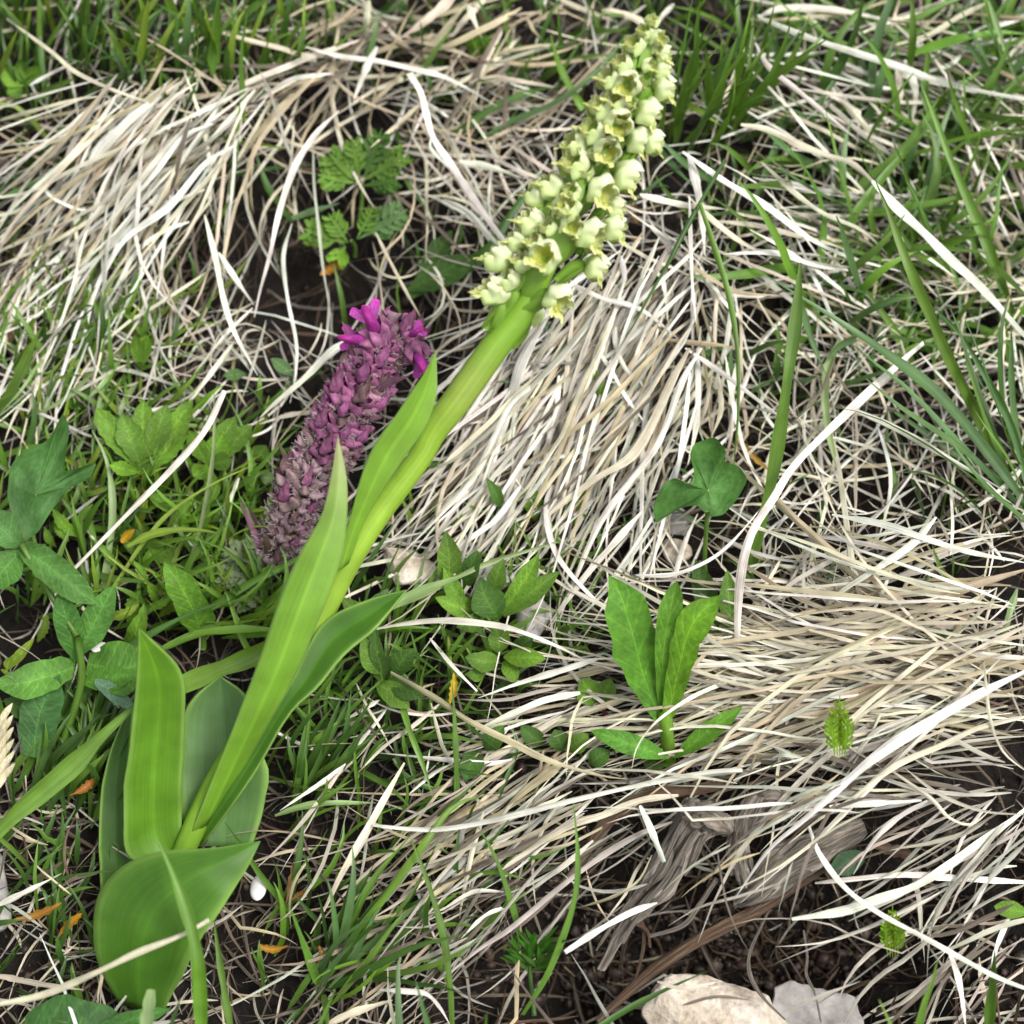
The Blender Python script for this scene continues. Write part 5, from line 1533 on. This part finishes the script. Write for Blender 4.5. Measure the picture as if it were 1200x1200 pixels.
for b, tip, w, h, c in [((462, 792), (486, 760), 26, (6, 11, 1), 'D'), ((448, 790), (425, 745), 26, (6, 11, 1), 'G'), ((455, 795), (500, 815), 24, (6, 8, 1), 'D'), ((450, 790), (440, 735), 18, (6, 12), 'D'), ((440, 800), (480, 830), 30, (5, 7, 1), 'G'), ((445, 740), (400, 700), 26, (6, 8, 1), 'G'), ((430, 720), (455, 690), 22, (5, 8), 'B')]:
    add(t, oval(b, tip, w * .98, (h[0] + 3, h[1] + 5, 2), PAL[c], belly=random.uniform(.4, .5), bend=random.uniform(-4, 4)))
t = herb('leafy_shoot', 'little pointed leaves in front of the rosette with a red stalk', (705, 850))
add(t, oval((700, 828), (682, 795), 30, (6, 11, 1), 'L'))
add(t, oval((702, 828), (716, 795), 26, (6, 11, 1), 'G'))
dot_tube(t, [(716, 850), (706, 828)], [6, 5], (3, 6), (.16, .02, .03))
t = herb('leafy_shoot', 'low dark leaves between the tan stalk and the leafy rosette', (665, 880))
for b, tip, w, h, c in [((660, 880), (650, 855), 26, (4, 6, 1), 'D'), ((665, 880), (690, 860), 24, (4, 6, 1), 'G'), ((690, 895), (715, 880), 24, (4, 5, 1), 'D'), ((560, 880), (545, 915), 30, (4, 5, 1), 'D'), ((570, 880), (590, 850), 26, (4, 6), 'D'), ((640, 870), (610, 850), 22, (3, 5), 'D'), ((590, 600), (570, 560), 14, (5, 10), 'D')]:
    add(t, oval(b, tip, w * .98, (h[0] + 3, h[1] + 5, 2), PAL[c], belly=random.uniform(.4, .5), bend=random.uniform(-4, 4)))
t = herb('small_shoot', 'two tiny leaves in the straw left of the looping white straw'.replace('left of', 'beside'), (630, 605))
add(t, oval((627, 610), (622, 566), 22, (5, 11, 1), 'L'))
add(t, oval((583, 600), (584, 568), 13, (5, 10, 1), 'G'))
t = herb('bud_shoot', 'tiny green bud with reddish base poking out of the pale tussock', (703, 500))
add(t, oval((706, 472), (699, 434), 13, (13, 18), 'G', fold=-.3), 'bud')
add(t, oval((704, 495), (692, 480), 9, (9, 12), (.22, .03, .06)))
add(t, oval((704, 498), (706, 478), 8, (9, 13), (.30, .06, .10)))
dot_tube(t, [(703, 502), (706, 470)], [4, 4], (6, 13), (.2, .05, .04))
t = herb('dark_leaf', 'dark green leaf tucked behind the lowest orchid flowers', (520, 335))
add(t, oval((478, 340), (560, 300), 34, (5, 9, 1), 'D'))
add(t, oval((490, 330), (530, 270), 26, (4, 8, 1), 'D'))


# finely cut leaves
def cut_leaf(parent, base, tip, w, h, col, pairs=5):
    b, t_ = np.asarray(base, float), np.asarray(tip, float)
    d = t_ - b
    ln = np.linalg.norm(d)
    d /= ln
    s = np.array([-d[1], d[0]])
    gs = [oval(b, t_, w * .22, h, col, n=8, m=3)]
    for i in range(pairs):
        f = .22 + .70 * i / pairs
        hb_ = h[0] + (h[1] - h[0]) * f
        for sg in (-1, 1):
            p0 = b + d * ln * f
            ll = w * .62 * math.sin(math.pi * (.25 + .65 * f)) * random.uniform(.8, 1.15)
            p1 = p0 + s * sg * ll * .8 + d * ll * .75
            gs.append(oval(p0, p1, w * .20, (hb_, hb_ + random.uniform(-1, 2)), col, n=7, m=3, belly=.6))
            for e in (.45, .7):
                q0 = p0 + (p1 - p0) * e
                q1 = q0 + (s * sg * .3 + d) * ll * .38 * (1 if random.random() < .8 else -.6)
                gs.append(oval(q0, q1, w * .13, (hb_, hb_ + 1), col, n=5, m=3))
    return put('leaf', join(gs), M_LEAF, parent)


t = herb('cut_leaved_herb', 'finely cut ferny leaves spreading in the gap above the purple spike', (420, 260))
for b, tip, w, h, c in [((425, 215), (448, 150), 34, (8, 16), 'D'), ((425, 212), (478, 178), 36, (8, 15), 'G'), ((420, 215), (384, 178), 36, (8, 15), 'G'), ((418, 215), (372, 205), 30, (8, 13), 'G'), ((425, 218), (468, 210), 30, (8, 12), 'D'), ((422, 212), (412, 160), 30, (8, 15), 'G'),
                        ((420, 280), (478, 245), 38, (8, 13), 'B'), ((405, 285), (355, 268), 34, (8, 12), 'G'), ((408, 285), (385, 250), 26, (8, 13), 'G'), ((405, 288), (395, 305), 30, (7, 9), 'L'), ((418, 280), (440, 240), 22, (8, 13), 'G')]:
    cut_leaf(t, b, tip, w, h, PAL[c])
for p in ([(420, 262), (424, 240), (425, 214)], [(416, 300), (416, 290), (412, 282)]):
    dot_tube(t, p, [5, 5, 5], (2, 5, 8), 'G')
for b, tip, w, h in [((318, 672), (262, 640), 34, (3, 10)), ((315, 675), (250, 672), 34, (3, 8)), ((320, 678), (272, 712), 34, (3, 7)), ((322, 672), (288, 625), 26, (4, 12)), ((325, 678), (345, 715), 30, (3, 7)), ((318, 668), (300, 655), 22, (4, 12))]:
    cut_leaf(lw, b, tip, w, h, (.17, .22, .11))
t = herb('cut_leaved_herb', 'small ferny green tuft at the top edge by the brown straw', (565, 75))
for b, tip, w, h, c in [((565, 72), (552, 42), 20, (5, 13), 'L'), ((566, 72), (570, 40), 20, (5, 14), 'G'), ((567, 72), (582, 52), 20, (5, 12), 'G'), ((600, 95), (620, 60), 34, (4, 10), 'D'), ((640, 85), (650, 50), 30, (4, 11), 'D'), ((625, 95), (600, 75), 28, (4, 8), 'D'),
                        ((575, 80), (590, 70), 20, (4, 8), 'G')]:
    cut_leaf(t, b, tip, w, h, PAL[c])
t = herb('cut_leaved_herb', 'narrow dark leaflets between the cut leaves and the forked stalk', (475, 180))
for tip in [(462, 150), (482, 150), (495, 175), (470, 172)]:
    add(t, oval((478, 185), tip, 9, (4, 10), 'D'))
for b, tip, w, c in [((35, 100), (15, 85), 24, 'G'), ((40, 100), (45, 82), 18, 'G')]:
    pass

# small bright pinnate shoots in the straw
for lab, (cx, cy), sz, h0 in [('bright yellowish feathery shoot sticking out of the cream sheaf', (984, 888), 1.0, 20), ('bright mossy shoot in the hollow near the curved white straw', (1046, 1122), .85, 4)]:
    t = herb('feathery_shoot', lab, (cx, cy))
    for i, dx in enumerate((-14, -7, 0, 7, 14)):
        cut_leaf(t, (cx + dx * .4, cy), (cx + dx * .75 * sz, cy - (74 - abs(dx) * 1.6) * sz), 19 * sz, (h0, h0 + 14), (.24, .36, .02) if i % 2 else (.18, .33, .02), pairs=6)
t = herb('feathery_shoot', 'needle-leaved dark green tuft growing in the dark hollow', (622, 1150))
for i in range(46):
    a = R(random.uniform(-165, -15))
    r_ = random.uniform(18, 46)
    cx, cy = 622 + random.uniform(-12, 12), 1125 + random.uniform(-14, 14)
    add(t, oval((cx, cy), (cx + r_ * math.cos(a), cy + r_ * math.sin(a) * .8), 5.5, (4, random.uniform(8, 15)), PAL['D'] if random.random() < .5 else (.05, .17, .015), n=6, m=3), 'needle')
dot_tube(t, [(626, 1190), (622, 1150), (620, 1125)], [7, 6, 5], (1, 3, 5), 'D')
t = herb('dark_leaf', 'small bluish leaf lying in the hollow under the overhanging straw', (990, 1015))
add(t, oval((1015, 1000), (972, 1022), 30, (4, 7, 1), (.06, .13, .06)))
t = herb('low_leaf', 'flat dark green leaf at the bottom edge under the cream straw', (90, 1200))
add(t, leaf_lr([(22, 1200), (40, 1178), (75, 1168), (120, 1175), (150, 1200)], [(20, 1230), (45, 1240), (85, 1245), (130, 1235), (150, 1200)], (4, 7, 8, 7, 5), (.05, .14, .03), .1))
add(t, oval((100, 1212), (200, 1182), 24, (6, 8, 1), (.06, .17, .03)))
t = herb('small_shoot', 'small green leaf tip at the edge under the overhanging straw', (1195, 1065))
add(t, oval((1205, 1070), (1165, 1062), 22, (9, 11), 'L'))
for i, (x, y, w, l) in enumerate([(15, 730, 26, 'yellowish lobed leaflet beside the dark lobed plant')]):
    t = herb('small_shoot', l, (x, y))
    for tip in [(5, 790), (22, 765), (40, 748), (12, 770)]:
        add(t, oval((8, 785), tip, 12, (6, 9), 'Y'))
t = herb('leafy_herb', 'clump of pointed green leaves at the top corner', (25, 120))
for b, tip, w, h, c in [((28, 100), (0, 80), 26, (8, 12), 'L'), ((30, 100), (45, 78), 20, (8, 13), 'L'), ((26, 102), (8, 110), 22, (8, 10), 'G'), ((30, 98), (22, 70), 20, (8, 14), 'G')]:
    add(t, oval(b, tip, w, h, PAL[c]))
t = herb('grass_ear', 'cream bristly grass ear at the edge beside the big green blade', (0, 925))
for i in range(12):
    y = 925 - i * 7
    add(t, oval((-2, y), (18 - i * .3 if i % 2 else 8, y - 24), 8, (20, 23), (.62, .55, .36), n=7, m=3), 'spikelet', M_STRAW)

# ================================================================ dead leaves, roots, stones
DEAD = [('orange withered leaf scrap above the purple flower tip', (375, 322), (405, 306), 16, (5, 7), (.62, .28, .03)), ('orange leaf scrap near the big green blade', (82, 932), (112, 912), 14, (4, 6), (.55, .22, .04)),
        ('curled orange scrap by the low broad leaf', (15, 1078), (72, 1058), 14, (5, 7), (.50, .24, .03)), ('yellow orange scrap touching the low broad leaf', (65, 1102), (96, 1070), 15, (5, 8), (.62, .30, .02)),
        ('small orange scrap on soil beside the low broad leaf', (302, 1108), (338, 1108), 12, (3, 4), (.60, .30, .03)), ('orange tip at the foot of the fanning green blades', (372, 1130), (374, 1108), 11, (5, 7), (.62, .30, .03)),
        ('yellow floret beside the dry white stalk', (142, 636), (158, 620), 15, (8, 10), (.75, .42, .02)), ('yellow bud among the small-leaved shoots', (527, 825), (532, 788), 13, (14, 17), (.62, .42, .03)),
        ('orange brown strip behind the upright green stem', (862, 510), (902, 552), 11, (8, 9), (.58, .33, .06)), ('rusty scrap at the top beside the ferny tuft', (548, 98), (585, 82), 22, (6, 7), (.40, .20, .09)),
        ('brown leaf scrap near the middle of the spike', (745, 232), (748, 262), 15, (5, 6), (.30, .15, .04)), ('rust red scrap under the curved white straw at top', (1030, 125), (1045, 85), 22, (4, 6), (.25, .10, .05)),
        ('orange streaked scrap at the edge under the dry tussock', (0, 402), (22, 388), 12, (7, 8), (.60, .30, .12)), ('tan bark scrap on soil beside the white shell', (335, 1060), (348, 1000), 12, (3, 5), (.35, .19, .06)),
        ('brown leaf scrap deep in the hollow', (1020, 990), (1080, 1005), 20, (4, 6), (.20, .12, .07)), ('rusty bit on soil below the shell', (342, 1055), (360, 1045), 10, (3, 4), (.48, .22, .05))]
for lab, b, tip, w, h, c in DEAD:
    c = (c[0] * .75, c[1] * .8, c[2])
    tag(put('dead_leaf', oval(b, tip, w * .72, h, c, fold=.45, bend=random.uniform(-5, 5), tooth=.22, belly=random.uniform(.35, .65), n=11, m=5), M_LEAF), lab, 'dead leaf')


def wood(name, label, pts, w, h, mat, bumpy=.28, sides=14, cat='root', n=40, flat=1.0, surf=g_ref):
    return tag(put(name, px_tube(pts, w, h, (.3, .25, .2), sides=sides, n=n, bumpy=bumpy, surf=surf, flat=flat), mat), label, cat)


def splinters(o_pts, width, h, n, mat, parent, surf=g_ref):
    P = np.asarray(o_pts, float)
    for _ in range(n):
        a, b = sorted([random.uniform(0, 1), random.uniform(0, 1)])
        if b - a < .2:
            b = min(1, a + .3)
        S = spline(np.column_stack([P, np.interp(np.linspace(0, 1, len(P)), np.linspace(0, 1, len(h)), h)]), 30)
        seg_ = S[int(a * 29):max(int(a * 29) + 4, int(b * 29)):3]
        if len(seg_) < 2:
            continue
        off = random.uniform(-.5, .5) * width
        d = unit(seg_[-1, :2] - seg_[0, :2])
        nrm = np.array([-d[1], d[0]])
        pts = seg_[:, :2] + nrm * off + RNG.normal(0, 1.5, (len(seg_), 2))
        lift = math.sqrt(max(.05, 1 - (2 * off / width) ** 2)) * width * .09 * random.uniform(.7, 1.2)
        put('splinter', px_tube(pts, [random.uniform(2, 5), random.uniform(5, 11), random.uniform(1, 4)], list(seg_[:, 2] + lift), (.3, .25, .2), sides=6, n=12, bumpy=.12, surf=surf), mat, parent)


def dead_wood(name, label, chunks, mat):
    b = at(np.array(float(chunks[0][0][0][0])), np.array(float(chunks[0][0][0][1])), chunks[0][2][0] * .001)
    t = thing(name, label, 'dead wood', b)
    for pts, w, h, bump, nspl in chunks:
        put('wood', px_tube(pts, w, h, (.3, .25, .2), sides=18, n=44, bumpy=bump, flat=.8), mat, t)
        splinters(pts, max(w), h, nspl, mat, t)
    return t


dead_wood('root_stump', 'weathered grey splintered root stump leaning at the edge of the hollow', [
    ([(842, 944), (818, 960), (800, 992), (780, 1032), (755, 1056), (728, 1092), (704, 1136)], [12, 38, 34, 36, 24, 18, 10], (16, 15, 11, 7, 3, -1, -6), .5, 16),
    ([(800, 948), (822, 952), (846, 966), (852, 978)], [14, 30, 28, 12], (15, 17, 15, 12), .5, 6)], M_WOOD)
dead_wood('root_stump', 'crumbling grey root end beside the splintered stump', [
    ([(930, 952), (908, 938), (884, 938)], [14, 26, 22], (11, 14, 14), .5, 5),
    ([(890, 930), (872, 962), (866, 1000), (872, 1036)], [16, 26, 24, 12], (16, 13, 9, 4), .5, 8)], M_WOOD)
dead_wood('root_stump', 'flat grey root slab under the diagonal straw', [
    ([(1012, 968), (968, 990), (925, 1014), (890, 1040), (862, 1058)], [14, 34, 40, 32, 14], (4, 5, 3, 1, -3), .4, 14)], M_WOOD)
wood('root', 'long brown root running diagonally down through the dark hollow', [(1000, 992), (940, 1034), (890, 1066), (845, 1088), (800, 1114), (755, 1147), (700, 1197)], [8, 11, 14, 16, 14, 11, 7], (2, -1, -3, -4, -6, -8, -8), M_BARK, .3, n=60)
wood('root', 'tan brown root bowing over the dark hollow under the white stalk', [(860, 918), (810, 926), (770, 932), (730, 950), (700, 977), (680, 1012), (650, 1042)], [8, 14, 16, 15, 13, 11, 7], (13, 12, 11, 9, 7, 4, 1), M_BARK, .3, n=60)
wood('root', 'thin grey rootlet forking down over the pale broken stone', [(905, 1060), (890, 1090), (878, 1120), (880, 1145), (895, 1170), (920, 1195)], [3, 4, 4, 6, 4, 2], (-6, -4, 0, 3, 4, 4), M_WOOD, .1, sides=6)
wood('root', 'pale thin rootlet hanging down to the stone beside the hollow', [(942, 1090), (946, 1120), (945, 1142), (955, 1165), (962, 1198)], [3, 3.5, 4, 3.5, 2.5], (2, 2, 4, 5, 4), M_WOOD, .1, sides=6)
wood('root', 'dark crooked rootlet below the broken stump', [(745, 1060), (755, 1095), (750, 1130), (742, 1155)], [5, 5, 4, 3], (0, -3, -6, -9), M_BARK, .1, sides=6)
wood('root', 'thin bent rootlet between stump and brown root', [(840, 1030), (820, 1060), (800, 1085), (760, 1098)], [7, 6, 6, 4], (2, -1, -3, -5), M_WOOD, .12, sides=6)
wood('root', 'wiry brown rootlets knotted at the stump foot', [(720, 1070), (740, 1080), (758, 1090), (762, 1110)], [4, 5, 4, 3], (2, 1, -1, -3), M_BARK, .1, sides=6)
fr = []
for _ in range(60):
    x, y = random.uniform(660, 1120), random.uniform(1010, 1140)
    a = random.uniform(0, 6.28)
    pts = [(x, y)]
    for _k in range(3):
        a += random.uniform(-.8, .8)
        pts.append((pts[-1][0] + 16 * math.cos(a), pts[-1][1] + 16 * math.sin(a)))
    fr.append(px_tube(pts, [2.5, 3, 2.5, 1.2], [random.uniform(.5, 5) for _ in range(4)], random.choice([PAL['b'], PAL['b'], PAL['n']]), sides=4, n=8, surf=g_soil))
o = put('fine_rootlets', join(fr), M_STRAW, origin=(0, 0, 0))
tag(o, 'hair-fine brown rootlets lining the dark hollow', kind='stuff')

for args, lab in [((858, 1222, 112, 88, 34, 10, 3, M_STONE_P, 'stone', .2, 5), 'cream broken stone at the bottom edge of the hollow'),
                  ((958, 1208, 84, 70, 20, 5, 5, M_STONE_G, 'stone', .25, 5), 'flat grey stone just behind the cream broken one'),
                  ((478, 662, 42, 30, 14, 7, 8, M_STONE_P, 'stone', .3, 4), 'pale flat stone beside the orchid stem at the foot of the tussock'),
                  ((628, 722, 34, 34, 14, 5, 9, M_STONE_G, 'stone', .3, 3), 'grey stone under the small-leaved shoots'),
                  ((790, 612, 26, 24, 13, 4, 12, M_STONE_G, 'stone', .3, 3), 'grey stone half hidden beneath the three-lobed leaf'),
                  ((792, 648, 24, 20, 12, 4, 14, M_STONE_P, 'stone', .3, 3), 'buff crumbly stone between the lobed leaf and the rosette'),
                  ((950, 640, 13, 12, 12, 4, 15, M_STONE_G, 'pebble', .12, 3), 'rounded grey pebble in the dark gap by the bent stalk'),
                  ((1025, 638, 10, 9, 8, 5, 16, M_STONE_P, 'pebble', .12, 3), 'tiny buff pebble behind the crossing white straws'),
                  ((-6, 1045, 28, 46, 20, 5, 17, M_STONE_G, 'stone', .2, 3), 'bluish grey rock at the edge near the low broad leaf'),
                  ((582, 672, 22, 18, 12, 5, 21, M_SHELL, 'stone', .2, 3), 'small white stone chip behind the small-leaved shoots'),
                  ((116, 758, 11, 8, 6, 14, 22, M_SHELL, 'pebble', .15, 3), 'white chip caught among the dark plant leaves')]:
    px_, py_, rx, ry, rz, h, sd_i, mt, nm, rg, sb = args
    tag(rock(px_, py_, rx, ry, rz, h, sd_i, mt, nm, rg, sb, surf=g_soil if py_ > 1000 else g_ref), lab, 'stone')
sh = rock(303, 1040, 10, 16, 6, 4, 31, M_SHELL, 'shell', .05, 4, ncut=0, surf=g_ref)
tag(sh, 'small smooth white shell lying beside the tip of the low leaf', 'shell')
for lab, pts, c in [('short brown straw bit lying on the cream broken stone', [(800, 1178), (838, 1168), (880, 1172)], 'n'), ('thin grey straw bit across the flat grey stone', [(925, 1185), (960, 1168), (1008, 1150)], 'g'),
                    ('pale straw end leaning on the edge of the cream broken stone', [(770, 1150), (800, 1158), (845, 1150)], 'c')]:
    tag(put('straw', blade(pts, 6, c, (17, 18, 17)), M_STRAW), lab, 'straw')
# crumbs of soil and grit
import bmesh
bm = bmesh.new()
bmesh.ops.create_icosphere(bm, subdivisions=1, radius=1)
cv = np.array([v.co[:] for v in bm.verts])
cf = np.array([[v.index for v in f.verts] for f in bm.faces])
bm.free()
VV, FF, CC = [], [], []
cc_n = 0
for i in range(2600):
    if i < 1500:
        x, y = RNG.uniform(-60, 1260), RNG.uniform(-60, 1260)
    else:
        x, y = RNG.normal(820, 200), RNG.normal(1110, 50)
    s = abs(RNG.normal(0, .0006)) + .0003
    p = at(np.array(x), np.array(y), s * .4, g_soil)
    v = cv * (1 + RNG.uniform(-.3, .3, (len(cv), 1))) * s * RNG.uniform(.6, 1.2, 3) + p
    VV.append(v); FF.append(cf + cc_n); cc_n += len(cv)
    CC.append(np.tile(jit(random.choice([(.03, .02, .014), (.06, .04, .03), (.09, .065, .05), (.02, .014, .01)]), .2), (len(cv), 1)))
VV = np.vstack(VV)
o = put('soil_crumbs', (VV, np.vstack(FF), np.vstack(CC), VV[:, :2] * 60), M_STRAW, origin=(0, 0, 0))
tag(o, 'dark crumbs of earth and grit scattered on the soil', kind='stuff')

# ---- kinds that repeat
GROUPS = dict(dry_grass_tussock='dry grass tussocks on the bank', grass_tuft='green grass tufts on the bank', straw='single straws lying on the bank', dry_stalk='stiff dry stalks on the bank',
              grass_shoot='single green grass blades', dead_leaf='withered leaf scraps', stone='stones on the bank', pebble='small pebbles', root='roots in the hollow', root_stump='dead root wood at the hollow',
              leafy_shoot='leafy shoots in the straw', leafy_herb='low green herbs', small_shoot='tiny shoots', cut_leaved_herb='finely cut herbs', feathery_shoot='feathery shoots', lobed_leaf_plant='lobed leaf plants')
for ob_ in bpy.data.objects:
    if ob_.parent is None and ob_.get('category') and not ob_.get('group'):
        g_ = GROUPS.get(ob_.name.split('.')[0])
        if g_:
            ob_['group'] = g_
